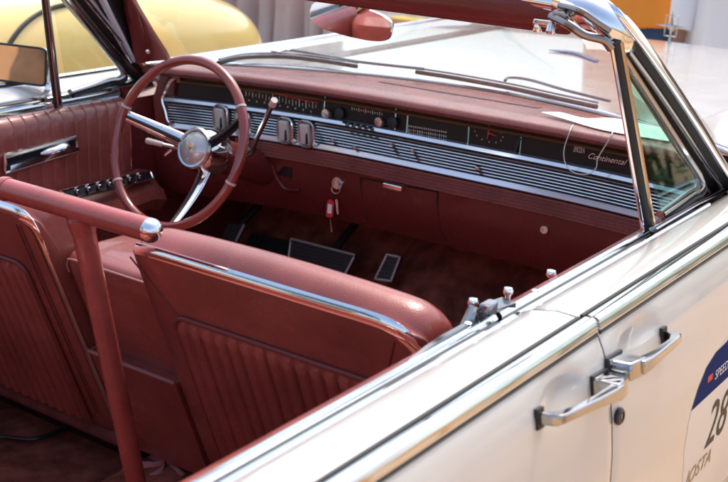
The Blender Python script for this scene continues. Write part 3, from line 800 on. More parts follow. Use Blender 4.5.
# lower seal
MB().tube([V((x, wbase(x)+.016, .962)) for x in rng(-.77, .77, 40)], .009, n=8).build('windshield_seal', BLACK, WS)
MB().tube([V((x, wbase(x)+.042, .966)) for x in rng(-.80, .80, 40)], .012, n=8, flat=((0, 0, 1), .5)).build('cowl_trim', CHROME, WS)
HEAD = MB().tube([hdr(x) for x in rng(-.64, .64, 30)], .026, n=16, flat=((0, 0, 1), .75)).build('windshield_header', CHROME, CAR)
for sgn in (1, -1):
    P = spline(PIL(sgn), 8)
    n = len(P)
    Tn = [(P[min(i+1, n-1)]-P[max(i-1, 0)]).normalized() for i in range(n)]
    ax = V((.81*sgn, .585, .04)) if sgn > 0 else V((.55, .80, .1))
    As = [(ax-t*ax.dot(t)).normalized() for t in Tn]; Ns = [t.cross(a) for t, a in zip(Tn, As)]
    Ns = [q if q.dot(CAM-p) > 0 else -q for q, p in zip(Ns, P)]
    def band(o0, o1, h, name, material, parent, e=n, dip=0):
        rr_ = []
        for i in range(e):
            q = lambda o_, d_: P[i]+As[i]*o_+Ns[i]*d_
            m_ = (o0+o1)/2; w_ = (o1-o0)/2
            rr_.append([q(o0, -.012), q(o0, h*.5), q(o0+w_*.3, h*.9), q(m_, h), q(o1-w_*.3, h*.9), q(o1, h*.5), q(o1, -.012)])
        return MB().loft(rr_).build(name, material, parent, autos=50)
    o = band(-.026, .026, .004, 'windshield_pillar', BLACK, CAR)
    band(-.031, -.022, .010, 'pillar_bead', CHROME, o)
    band(-.010, .003, .009, 'pillar_strip', DCHROME, o)
    band(.016, .028, .012, 'pillar_molding', CHROME, o)
    # bright shell wrapping the header corner
    cap_ = MB().tube(P[-22:], [.012, .020]+[.027]*20, n=16, flat=((sgn*.8, -.5, .3), .7)).build('corner_shell', CHROME, o)
    if sgn < 0:
        # maroon trim on the cabin side of the left pillar
        cov = []
        for (px, py), (qx, qy) in (((122, -8), (128, -8)), ((125, 14), (138, 10)), ((130, 32), (151, 32)), ((133, 50), (164, 52)), ((136, 64), (168, 60))):
            y = 2.03+(py+8)/72*.24
            a = at(px, py, 'x', -.735-.03*(py+8)/72); b = at(qx, qy, 'x', -.70-.03*(py+8)/72)
            a2 = a+V((-.02, .03, 0)); b2 = b+V((-.02, .03, 0)); mid = a.lerp(b, .45)+V((.012, -.01, .004))
            cov.append([a, mid, b, b2, a2])
        MB().loft(cov).build('pillar_cover', LEATHER_D, o, autos=60)
        def inner(px, py, d=0): return at(px, py, 'x', -.745-.03*(py+8)/72+d)
        pan = [inner(84, -8), inner(124, -8), inner(127, 14), inner(132, 34), inner(139, 68), inner(132, 66)]
        MB().prism(pan, (-.012, .01, 0)).build('pillar_panel', GLOSSBLK, o, smooth=False)
        MB().tube([inner(98, -8, .003), inner(118, 30, .003), inner(134, 61, .003)], [.0095, .0085, .006], n=10).build('pillar_strip', PALECH, o)
        MB().tube([inner(88, -8, .003), inner(110, 28, .003), inner(131, 63, .003)], [.003, .003, .003], n=8).build('pillar_bead', CHROME, o)
        sc_ = at(147.5, 51.5, 'x', -.713)
        MB().lathe([(.006, 0), (.0055, .003), (.001, .004)], sc_, (.8, -.6, 0), 14).build('pillar_screw', CHROME, o)
    # vent window
    A = V((sgn*.792, 1.948, .936)); Bq = V((sgn*.796, 2.165, .958)); T = V((sgn*.722, 1.852, 1.245))
    vw = MB().prism([A+V((0, .012, .012)), Bq, T+V((0, .006, 0))], (sgn*.004, 0, 0)).build('vent_window', VGLASS if sgn > 0 else VGLASS_L, CAR, smooth=False)
    def rc(p, q, r, k): 
        a = q+(p-q).normalized()*k; c = q+(r-q).normalized()*k
        return [a, q*.5+(a+c)*.25, c]
    loop = [A+V((0, .018, .006))]+[A.lerp(Bq, t)+V((0, .0, .004)) for t in (.35, .7)]+rc(A, Bq, T, .035)+[Bq.lerp(T, t) for t in (.25, .5, .75, .96)]
    MB().tube(spline(loop, 5), .0075, n=10, flat=((sgn, 0, 0), 1.3)).build('vent_frame', DCHROME, vw)
    MB().tube([p+V((sgn*.004, .012, -.012)) for p in spline(loop, 5)], .006, n=8).build('vent_seal', BLACK, vw)
    base = A+V((0, -.022, -.030)); topb = T+V((sgn*.004, -.012, .012))
    MB().tube([base, topb], [.0125, .0105], n=14, flat=((sgn, 0, 0), .8)).build('division_bar', BLACK if sgn > 0 else DCHROME, vw)
    MB().tube([base+V((-sgn*.004, -.011, 0)), topb+V((-sgn*.004, -.009, 0))], [.0048, .0042], n=8).build('bar_bead', CHROME if sgn > 0 else BLACK, vw)
    if sgn > 0: MB().tube([base+V((sgn*.010, .004, 0)), topb+V((sgn*.008, .004, 0))], [.005, .0045], n=8).build('bar_edge', mat('warm_brass_trim', (.55, .40, .26), .18, 1), vw)
    # belt moulding below vent
    MB().tube([V((sgn*.806, 1.90, .932)), V((sgn*.806, 2.10, .935)), V((sgn*.812, 2.27, .935))], .008, n=10, flat=((0, 0, 1), .6)).build('belt_molding', DCHROME, vw)
# header hardware: latch castings on the right corner
hc = V((.655, 1.815, 1.297))
hw = MB()
hw.box(hc+V((-.015, -.012, -.004)), (.03, .03, .022), Matrix.Rotation(.3, 3, 'Z'), bev=.009)
hw.tube(spline([hc+V((-.03, -.02, -.004)), hc+V((.01, -.03, -.014)), hc+V((.035, -.022, -.028)), hc+V((.06, -.0, -.036)), hc+V((.07, .012, -.05))], 5), .0075, n=10)
hw.tube(spline([hc+V((-.02, -.01, .014)), hc+V((.025, -.025, .010)), hc+V((.05, -.012, -.006)), hc+V((.068, .004, -.02))], 5), .006, n=10)
hw.build('header_latch', HWARE, HEAD)
# visor
vl, vr = V((.01, 1.868, 1.292)), at(574, 16, 'y', 1.845)
vis = MB()
ringsv = []
for t, k in ((0, .3), (.01, .8), (.03, 1), (.25, 1), (.5, 1), (.75, 1), (.95, 1), (.985, .85), (1, .4)):
    c = vl.lerp(vr, t)+V((0, 0, -.014)); h = .050*(.75+.25*k); th = .013*k
    ringsv.append([c+V((0, -th, h)), c+V((0, -th-.004, 0)), c+V((0, -th*.6, -h*.35)), c+V((0, 0, -h*.42)), c+V((0, th*.6, -h*.35)), c+V((0, th, 0)), c+V((0, th, h))])
VIS = vis.loft(ringsv).build('sun_visor', LEATHER_D, CAR, autos=50)
subsurf(VIS, 1)
bk = MB(); b0 = at(544, 23, 'y', 1.835)
bk.box(b0+V((0, 0, .0)), (.038, .016, .013), bev=.004); bk.lathe([(.008, 0), (.008, .012), (.006, .016)], b0+V((-.01, 0, -.002)), (0, -.3, -1), 14); bk.lathe([(.009, 0), (.009, .014), (.006, .018)], b0+V((.016, 0, 0)), (0, -.3, -1), 14)
bk.build('visor_bracket', CHROME, VIS)
# rear-view mirror
mc = at(350.5, 21, 'y', 2.06)
mu = (at(390, 31, 'y', 2.075)-at(311, 12, 'y', 2.05)).normalized()
MLEN = (at(391, 31, 'y', 2.075)-at(309, 12, 'y', 2.05)).length
vdir = (mc-CAM).normalized()
mn = V((.16, -1, -.02)).normalized(); mn = (mn-mu*mn.dot(mu)).normalized(); mvv = mn.cross(mu)
if mvv.z < 0: mvv = -mvv
def mir_outline(k, d):
    o = []
    for i in range(48):
        a = 2*math.pi*i/48; c, s_ = math.cos(a), math.sin(a)
        x = MLEN/2*math.copysign(abs(c)**.38, c); y = .034*math.copysign(abs(s_)**.6, s_)
        y *= 1-.20*(x/(MLEN/2))**2
        o.append(mc+mu*x*k+mvv*y*k**.5+mn*d)
    return o
RVM = MB().loft([mir_outline(.5, -.028), mir_outline(.85, -.022), mir_outline(.98, -.010), mir_outline(1.0, 0), mir_outline(.975, .003)]).build('rear_view_mirror', CHROME, CAR, autos=40)
MB().prism(mir_outline(.968, .0036), mn*.0006).build('mirror_glass', MIRROR, RVM, smooth=False)
ma, mb_ = mc-mn*.02+mvv*.012, at(388, -12, 'y', 1.93)
MB().tube(spline([ma, ma.lerp(mb_, .5)+V((0, .01, .0)), mb_], 6), .0085, n=10).build('mirror_stalk', CHROME, RVM)

# ---- wipers -----------------------------------------------------------------------------
WRUB = mat('wiper_rubber', (.02, .024, .026), .5)
def wiper(blade_px, arm_px, z):
    pts = spline([at(px, py, 'z', z) for px, py in blade_px], 6)
    o = MB().tube(pts, .0055, n=8, flat=((0, 0, 1), 1.1)).build('wiper', WRUB, CAR)
    MB().tube([p+V((0, .004, .010)) for p in pts], .003, n=6).build('wiper_spine', DCHROME, o)
    MB().tube(spline([at(px, py, 'z', z+.012) for px, py in arm_px], 6), .0042, n=8).build('wiper_arm', mat('wiper_arm_steel', (.20, .22, .23), .3, .8), o)
wiper([(218, 63), (245, 57.5), (285, 57), (322, 61), (357, 66.5)], [(271, 52), (280, 52.5), (292, 50.5), (330, 57), (360, 62), (424, 69)], .985)
wiper([(416, 72), (455, 78), (510, 88), (560, 99), (597, 107)], [(505, 80.5), (510, 77.5), (530, 80), (565, 90), (610, 101)], .985)

# ---- exterior left mirror ----------------------------------------------------------------
mcx = -.90
mcen = at(17, 64, 'x', mcx); n_ = V((.22, -1, .10)).normalized(); u_ = V((0, 0, 1)).cross(n_).normalized(); w_ = n_.cross(u_)
if u_.x < 0: u_ = -u_
if w_.z < 0: w_ = -w_
def rr(k, d, hw=.092, hh=.047, e=.16):
    o = []
    for i in range(40):
        a = 2*math.pi*i/40; c, s_ = math.cos(a), math.sin(a)
        o.append(mcen+u_*hw*k*math.copysign(abs(c)**e, c)+w_*hh*k*math.copysign(abs(s_)**e, s_)+n_*d)
    return o
SM = MB().loft([rr(.55, -.05), rr(.9, -.035), rr(1, -.012), rr(1, 0), rr(.965, .002)]).build('side_mirror', CHROME, L_FRONT, autos=40)
MB().prism(rr(.95, .0026), n_*.0006).build('mirror_glass', MIRROR, SM, smooth=False)
MB().tube(rr(.985, .002), .0032, n=8, closed=True).build('mirror_rim', BLACK, SM)
fb = at(56, 96, 'x', -.865)
MB().tube(spline([mcen+u_*.085-w_*.046-n_*.015, at(50, 88, 'x', -.88), fb, fb+V((0, .02, -.02))], 5), [.012]*6+[.015]*5+[.022]*5, n=12, flat=((1, 0, 0), .7)).build('mirror_foot', CHROME, SM)

# ---- door handles -----------------------------------------------------------------------------
def handle(p_block, p_tip, parent, fwd):
    """p_block pixel of the push-button end at the shut line, p_tip pixel of the thin end"""
    A = at_side(*p_block); Bt = at_side(*p_tip); d = (Bt-A); d.x = 0; L = d.length; d.normalize()
    n = V((1, 0, .18)).normalized(); u = d; w_ = n.cross(u)
    if w_.z < 0: w_ = -w_
    M = Matrix((u, n, w_)).transposed()
    A = V((side_x(A.z), A.y, A.z)); Bt = V((side_x(Bt.z), Bt.y, Bt.z))
    gas = [MB().box(A+u*.022+n*.001, (.050, .006, .037), M, bev=.0025), MB().box(Bt-u*.004+n*.001, (.018, .006, .027), M, bev=.002)]
    H = MB()
    # block with wedge face
    def sec(c, hw, z0, z1, lean=0): return [c+n*z0+w_*hw, c+n*z1+w_*(hw*.75+lean), c+n*z1+w_*(-hw*.75+lean), c+n*z0-w_*hw]
    rings = [sec(A+u*.000, .013, .001, .022), sec(A+u*.004, .016, .001, .034), sec(A+u*.040, .016, .001, .040), sec(A+u*.046, .014, .001, .040)]
    H.loft(rings)
    # grip bar
    g0, g1 = A+u*.030, Bt
    br = []
    for t, h0, h1, hw in ((0, .022, .042, .0125), (.15, .028, .043, .011), (.4, .027, .039, .0086), (.75, .024, .034, .008), (.9, .016, .032, .008), (.97, .001, .029, .0088), (1.0, .001, .020, .0085)):
        c = g0.lerp(g1, t); br.append(sec(c, hw, h0, h1))
    H.loft(br)
    o = H.build('door_handle', SOFTCH, parent, autos=25)
    md = o.modifiers.new('b', 'BEVEL'); md.width = .0022; md.segments = 2; md.limit_method = 'ANGLE'
    for q in gas: q.build('handle_gasket', BLACK, parent)
    return o
handle((606.5, 371), (664, 335), R_FRONT, 1)
handle((606, 381), (537, 419), R_REAR, -1)
lc = at_side(618.5, 416)
MB().lathe([(.0125, -.002), (.0125, .003), (.010, .0055), (.0065, .0055), (.006, .003), (.0005, .003)], lc, (1, 0, .1), 22).build('lock_cylinder', mat('dark_lock', (.05, .05, .055), .25, .7), R_FRONT)
MB().box(lc+V((.004, 0, 0)), (.002, .002, .010)).build('key_slot', BRUSHED, R_FRONT)

# ---- door latch hardware at the top of the shut line --------------------------------------------
def button(px, py, z, parent, r=.008, h=.02):
    p = at(px, py, 'z', z+h)
    return MB().lathe([(r*.62, -h), (r*.6, -.004), (r, 0), (r*1.05, .004), (r*.8, .008), (r*.2, .009)], p, (0, 0, 1), 18).build('lock_button', CHROME, parent)
button(473, 304, .920, R_REAR, .0075, .017); button(508, 293, .920, R_REAR, .0075, .014)
button(551, 275, .905, R_FRONT, .0085, .004)
pc4 = [at(px, py, 'z', .930) for px, py in ((480, 304), (502, 297), (516, 303), (492, 311))]
MB().prism(pc4, (0, 0, -.03)).build('latch_plate', HWARE, R_REAR, smooth=False)
lt = MB(); q = at(488, 312, 'z', .93); lt.box(q, (.016, .03, .03), bev=.004); q2 = at(466, 316, 'z', .928); lt.tube([q2+V((0, 0, -.03)), q2+V((.006, .01, .012))], [.014, .008], n=10)
lt.build('latch_casting', DCHROME, R_REAR)
for px, py in ((535, 291.5), (468, 324)):
    p = at(px, py, 'z', .925); MB().lathe([(.006, -.004), (.006, .002), (.003, .004)], p, (0, 0, 1), 12).build('rail_screw', CHROME, R_FRONT if px > 520 else R_REAR)

# ---- rally decal on the front door ------------------------------------------------------------
LEFT = [at_side(*p) for p in ((682, 482), (684, 450), (688, 425), (691, 411), (698, 388), (706, 368), (716, 352), (728, 340))]
LEFT = sorted([(p.z, p.y) for p in LEFT])
z_top, y_top = LEFT[-1]
WID = 2*(y_top-LEFT[0][1])+.17
def left_y(z):
    if z <= LEFT[0][0]: return LEFT[0][1]
    for (z0, y0), (z1, y1) in zip(LEFT, LEFT[1:]):
        if z0 <= z <= z1: return y0+(y1-y0)*(z-z0)/(z1-z0)
    k = min(1, (z-z_top)/.05); return y_top+(WID/2+LEFT[0][1]-y_top)*(1-math.sqrt(max(0, 1-k*k)))
def decal(name, z0, z1, material, off, parent, inset=0):
    """sticker laid on the curved skin of the door, row by row"""
    rows = []
    for z in rng(z0, z1, 44):
        a = left_y(z)+inset; b = LEFT[0][1]*2+WID-a
        rows.append([V((side_x(z)+off, a+(b-a)*t, z)) for t in rng(0, 1, 10)])
    return MB().loft(rows, closed=False).build(name, material, parent, autos=80)
STK = decal('rally_decal', .47, z_top+.05, STWHITE, .0003, R_FRONT)
z_n = at_side(691, 411).z
decal('navy_field', z_n, z_top+.0495, NAVY, .0006, STK, .0004)
def decal_text(s, p0, height, shear, material, name, off=.0012, stretch=1.0, spacing=1.0):
    A = at_side(*p0); vs, fs = text_mesh(s, 1, shear, .0, spacing); hmax = max(v.y for v in vs); k = height/hmax
    out = [V((side_x(A.z+v.y*k)+off+.0, A.y+v.x*k*stretch, A.z+v.y*k)) for v in vs]
    return MB().add(out, fs).build(name, material, STK, smooth=False)
decal_text('28', (703, 450), .083, .12, STBLK, 'race_number', stretch=.82)
decal_text('IOSTA', (684, 488), .030, .1, STGOLD, 'gold_lettering', stretch=.95)
rl = at_side(707, 383); MB().add([V((side_x(z)+.0011, y, z)) for y, z in ((rl.y, rl.z), (rl.y+.022, rl.z), (rl.y+.022, rl.z+.011), (rl.y, rl.z+.011))], [(0, 1, 2, 3)]).build('red_logo', mat('red_print', (.6, .04, .03), .5), STK, smooth=False)
decal_text('SPEED', (714, 380), .016, .1, mat('white_print', (.8, .8, .8), .5), 'white_lettering')

# ================================================================== LOOSE THINGS IN THE CAR
kt = empty('key_tag', ig+V((0, -.012, -.01)), 'red plastic tag and keys hanging from the dashboard ignition lock', 'key tag')
rg = lowp(333, 196, -.014); tgc = lowp(330.5, 208.5, -.016)
N = V((.15, -1, .1)).normalized(); U = V((1, .15, .0)).normalized(); W = N.cross(U)
if W.z < 0: W = -W
def tagpoly(k, dn): return [tgc+U*x*k+W*z*k+N*dn for x, z in ((-.010, -.018), (-.006, -.023), (.006, -.023), (.010, -.018), (.011, .016), (.006, .023), (-.004, .024), (-.009, .018))]
MB().prism(tagpoly(1, 0), N*.004).build('tag_body', REDPL, kt, smooth=False)
MB().prism([tgc+U*x+W*z+N*.0045 for x, z in ((-.006, -.012), (.006, -.012), (.006, .012), (-.006, .012))], N*.0006).build('paper_label', PAPER, kt, smooth=False)
kb = MB()
kb.tube([ig+N*.012+(U*math.cos(a)+W*math.sin(a))*.012-W*.014 for a in rng(0, 2*math.pi, 22)[:-1]], .0012, n=6, closed=True)
kb.tube([ig-W*.024+N*.012, rg, tgc+W*.022], .0012, n=6)
kb.prism([ig+N*.010+U*x+W*z for x, z in ((-.006, -.012), (.006, -.012), (.006, .006), (-.006, .006))], N*.003)
k1 = lowp(337, 206, -.018); kb.prism([k1+U*x+W*z for x, z in ((-.006, .016), (.001, .017), (.007, -.02), (.003, -.021))], N*.002)
kb.build('keys', BRUSHED, kt, smooth=False)
h0 = lowp(331, 226, -.01); MB().tube([lowp(330, 219, -.01), h0, lowp(331.5, 232, -.01)], [.001, .0015, .003], n=6).build('hanging_key', BRUSHED, kt)

# paper on the dash with string
pz = .9895
pts = [(548, 117), (575, 116), (600, 115), (640, 120), (672, 127), (690, 134), (668, 137), (630, 133), (590, 127)]
pp3 = [at(px, py, 'z', pz) for px, py in pts]
pap = MB()
ringsP = []
Lf = [at(px, py, 'z', pz+.004) for px, py in ((541, 112), (565, 119), (595, 128), (625, 134), (668, 141))]
Rt = [at(px, py, 'z', pz+.006+k) for (px, py), k in zip(((560, 112), (585, 118), (612, 118), (645, 124), (690, 134)), (0, .002, .006, .004, 0))]
A_, B_ = spline(Lf, 5), spline(Rt, 5)
top_ = []
for a, b in zip(A_, B_): top_.append([a.lerp(b, t) for t in rng(0, 1, 6)])
pap.loft(top_, closed=False); pap.loft([[p-V((0, 0, .0012)) for p in r] for r in top_], closed=False)
c0 = sum(pp3, V())/len(pp3)
PAP = pap.build('paper_sheet', PAPER, None, loc=(c0.x, c0.y, pz)); tag(PAP, 'white paper sheet lying on the dash pad behind the right pillar', 'paper')
st3 = [at(573, 125, 'z', .992), at(570, 131, 'y', 2.285), at(564, 150, 'y', 2.285), at(566, 165, 'y', 2.285), at(575, 173, 'y', 2.283), at(588, 174, 'y', 2.283), at(596, 168, 'y', 2.285), at(598, 158, 'y', 2.285), at(607, 143, 'y', 2.285), at(612, 134, 'y', 2.29), at(612, 131, 'z', .993)]
S3 = MB().tube(spline(st3, 6), .0012, n=6).build('string_loop', STRING, None, loc=st3[4]); tag(S3, 'thin white string loop drooping from the dash pad over the louvers', 'string')
# cable on the rear floor
cz = .262
cpts = [at(px, py, 'z', cz) for px, py in ((-25, 444), (0, 437), (15, 438), (34, 439), (52, 434), (66, 428), (80, 420), (100, 405))]
cb = MB().tube(spline(cpts, 6), .0055, n=8).build('floor_cable', CABLE, None, loc=cpts[1]); tag(cb, 'black cable curving over the rear floor carpet under the driver seat', 'cable')
# bunched cloth on the floor
cb_c = at(165, 474, 'z', .31); rows = []
for i in range(36):
    a = 2*math.pi*i/36
    rows.append([V((cb_c.x+math.cos(a)*r*(1+.12*math.sin(3*a)), cb_c.y+math.sin(a)*r*.8*(1+.1*math.cos(2*a)), .262+h*(1+.25*math.sin(5*a+r*40)))) for r, h in ((.13, .0), (.125, .02), (.10, .045), (.07, .06), (.035, .066), (.0005, .068))])
rows.append(rows[0])
cl_o = MB().loft(rows, closed=False).build('floor_cloth', PINKCL, None, loc=(cb_c.x, cb_c.y, .262), autos=90); tag(cl_o, 'dusty pink cloth bunched on the rear floor behind the passenger seat', 'cloth')
subsurf(cl_o, 1)

# ================================================================== BACKGROUND
# --- yellow vintage saloon on the far side
YC = empty('vintage_sedan', (-2.62, 2.1, 0), 'rounded cream yellow vintage car parked beyond the far door', 'car')
def yring(y, hw, zt, zb=.30, e=.42, xs=0):
    o = []
    for i in range(44):
        a = 2*math.pi*i/44; c, s_ = math.cos(a), math.sin(a)
        zc = (zt+zb)/2; hz = (zt-zb)/2
        o.append(V((-2.62+hw*math.copysign(abs(c)**e, c), y, zc+hz*math.copysign(abs(s_)**(.62), s_))))
    return o
prof = [(-.15, .42, .62), (-.08, .60, .78), (.1, .70, .92), (.5, .76, 1.02), (1.0, .79, 1.06), (1.6, .80, 1.09), (2.2, .80, 1.11), (2.8, .79, 1.11), (3.3, .77, 1.07), (3.7, .73, 1.01), (4.0, .67, .94), (4.2, .58, .86), (4.33, .46, .76), (4.40, .28, .64)]
yb = MB().loft([yring(*p) for p in prof]).build('body', YELLOW, YC, autos=80); subsurf(yb, 2)
cab = []
for y, hw, zt in ((.25, .50, 1.10), (.45, .60, 1.34), (.8, .64, 1.50), (1.3, .66, 1.55), (1.7, .64, 1.52), (2.0, .60, 1.38), (2.25, .55, 1.12)): cab.append(yring(y, hw, zt, .95, .5))
yc = MB().loft(cab).build('cabin', YELLOW, YC, autos=80); subsurf(yc, 2)
for y0, y1 in ((.62, 1.18), (1.26, 1.82)):
    for s in (1, -1):
        MB().prism([(-2.62+s*.665, y0+.05, 1.14), (-2.62+s*.665, y1, 1.14), (-2.62+s*.62, y1-.08, 1.42), (-2.62+s*.62, y0+.10, 1.42)], (s*.008, 0, 0)).build('side_window', DGLASS, YC, smooth=False)
for s in (1, -1):
    for yw in (.55, 3.45):
        fe = []
        for t in rng(-1, 1, 13):
            q = max(0, 1-abs(t)**2.4)
            fe.append([V((-2.62+s*(.60+.26*q**.5*c), yw+t*.62, .33+(.36 if yw > 2 else .46)*q**.5*s2+.02)) for c, s2 in ((0, -.1), (.8, 0), (1, .25), (.97, .55), (.8, .82), (.45, .98), (0, 1))])
        fo = MB().loft(fe, closed=False).build('fender', YELLOW, YC, autos=80); subsurf(fo, 2)
        wo = MB().lathe([(.19, -.08), (.29, -.08), (.32, -.05), (.32, .05), (.29, .08), (.19, .08)], (-2.62+s*.76, yw, .32), (1, 0, 0), 32).build('road_wheel', TYRE, YC)
        MB().lathe([(.19, .05), (.15, .08), (.05, .09), (.001, .09)], (-2.62+s*.76, yw, .32), (s, 0, 0), 24).build('hub_cap', CHROME, wo)
# dark shut line of its bonnet, seen through the near car's window
def on_body(px, py):
    p = at(px, py, 'x', -1.85)
    for _ in range(12):
        hw, zt = .8, 1.1
        for a, b in zip(prof, prof[1:]):
            if a[0] <= p.y <= b[0]:
                t = (p.y-a[0])/(b[0]-a[0]); hw = a[1]+(b[1]-a[1])*t; zt = a[2]+(b[2]-a[2])*t
        s_ = max(0, min(1, (p.z-(zt+.30)/2)/((zt-.30)/2)))**(1/.62); x = -2.62+hw*math.sqrt(max(0, 1-s_*s_))**.42
        p = at(px, py, 'x', .5*p.x+.5*x)
    return p
ln = [on_body(px, py) for px, py in ((2, 62), (9, 45), (22, 27), (38, 14), (55, 7), (70, 4))]
MB().tube(spline(ln, 6), .009, n=8).build('bonnet_gap', BLACK, YC)

# --- grey draped cloth, posts and wall behind
def drape(name, c, wd, h, folds, material, label, depth=.10):
    ox, oy = c; rows = []
    for i in range(140):
        t = i/139; u = (t-.5)*wd
        ph = folds*2*math.pi*t
        rows.append([V((ox+u*.86+.05*math.sin(ph*.37)*(1-k), oy+u*.5+depth*(.35+.65*(1-k))*(math.sin(ph)+.4*math.sin(2.3*ph+1)), h*k)) for k in rng(0, 1, 10)])
    o = MB().loft(rows, closed=False).build(name, material, None, loc=(ox, oy, 0), autos=80)
    md = o.modifiers.new('t', 'SOLIDIFY'); md.thickness = .02
    tag(o, label, 'cloth'); return o
GREYC = mat('grey_drape_cloth', (.48, .51, .54), .85, bump=.4, bscale=60, var=.12, vscale=3)
dc = at(262, 20, 'y', 6.6)
drape('cloth_drape', (dc.x, dc.y), 1.15, 1.9, 7, GREYC, 'grey cloth hanging in deep vertical folds past the yellow car')
WALLM = mat('brown_plaster_wall', (.28, .17, .13), .9, bump=.6, bscale=20, var=.22, vscale=1.5)
def wall(name, x0, x1, y, h, material, label, th=.25):
    c = ((x0+x1)/2, y, h/2)
    mb = MB().box(c, (x1-x0, th, h)); mb.box((c[0], y, h+.04), (x1-x0+.06, th+.08, .08), bev=.01)
    n = int((x1-x0)/2.6)
    for k in range(n+1): mb.box((x0+(x1-x0)*k/max(1, n), y-(th*.5+.03) if y > 0 else y+(th*.5+.03), h/2-.01), (.34, .10, h-.03), bev=.01)
    o = mb.build(name, material, None, loc=(c[0], y, 0), smooth=False); tag(o, label, 'wall'); return o
wall('compound_wall', -16, 4.0, 16.8, 2.4, WALLM, 'brown plastered wall far beyond the hood and the road')
wall('compound_wall', -16, 3, -8.5, 2.6, mat('tan_plaster_wall', (.33, .18, .09), .9, bump=.6, bscale=20, var=.35, vscale=1.2), 'tan plastered wall behind the car, reflected in its side mirror')
# tan posts
POSTM = mat('tan_wood', (.42, .30, .20), .8, bump=.6, bscale=40, var=.2, vscale=6)
for px, y, r, lab, mtl in ((295, 7.6, .12, 'pale tan round post right of the grey cloth', POSTM), (316, 8.4, .22, 'reddish brown post behind the rear view mirror', mat('red_brown_post', (.26, .11, .09), .8, var=.15, vscale=5))):
    p = at(px, 25, 'y', y)
    o = MB().lathe([(r*1.15, 0), (r*1.05, .1), (r, .4), (r*.96, 1.6), (r*1.1, 2.3), (r*1.1, 2.4)], (p.x, p.y, 0), (0, 0, 1), 20).build('post', mtl, None, loc=(p.x, p.y, 0)); tag(o, lab, 'post')
# kerb with yellow paint
kb_p = at(414, 19, 'z', .12)
KERB = MB()
o = MB().box((kb_p.x-2.0, kb_p.y, .06), (12, .22, .12), bev=.015).build('kerb', mat('concrete_kerb', (.34, .32, .30), .9, bump=.5, bscale=50, var=.15, vscale=5), None, loc=(kb_p.x-2, kb_p.y, 0)); o['kind'] = 'structure'
o = MB().box((kb_p.x, kb_p.y-.02, .064), (.42, .225, .124), bev=.015).build('kerb_paint', mat('yellow_kerb_paint', (.72, .50, .06), .7), None, loc=(kb_p.x, kb_p.y, 0)); o['kind'] = 'structure'

# --- people
SKIN = mat('brown_skin', (.26, .13, .08), .5); HAIR = mat('black_hair', (.012, .01, .009), .5)
def ell(c, rx, ry, n=28, rot=0, fold=0, seed=0):
    o = []
    for i in range(n):
        a = 2*math.pi*i/n; k = 1+fold*math.sin(a*7+seed)+fold*.6*math.sin(a*11+seed*2)
        x, y = math.cos(a)*rx*k, math.sin(a)*ry*k
        o.append(V(c)+V((x*math.cos(rot)-y*math.sin(rot), x*math.sin(rot)+y*math.cos(rot), 0)))
    return o
def skin_chain(verts, edges, rad, name, material, parent, lvl=2):
    off = V(root_of(parent).location)
    me = bpy.data.meshes.new(name); me.from_pydata([V(v)-off for v in verts], edges, []); me.materials.append(material)
    o = bpy.data.objects.new(name, me); COL.objects.link(o); o.parent = parent
    sk = o.modifiers.new('skin', 'SKIN'); sk.use_smooth_shade = True
    me.skin_vertices or None
    for i, r in enumerate(rad):
        me.skin_vertices[0].data[i].radius = (r, r) if not isinstance(r, tuple) else r
        me.skin_vertices[0].data[i].use_root = (i == 0)
    s = o.modifiers.new('sub', 'SUBSURF'); s.levels = lvl; s.render_levels = lvl
    return o
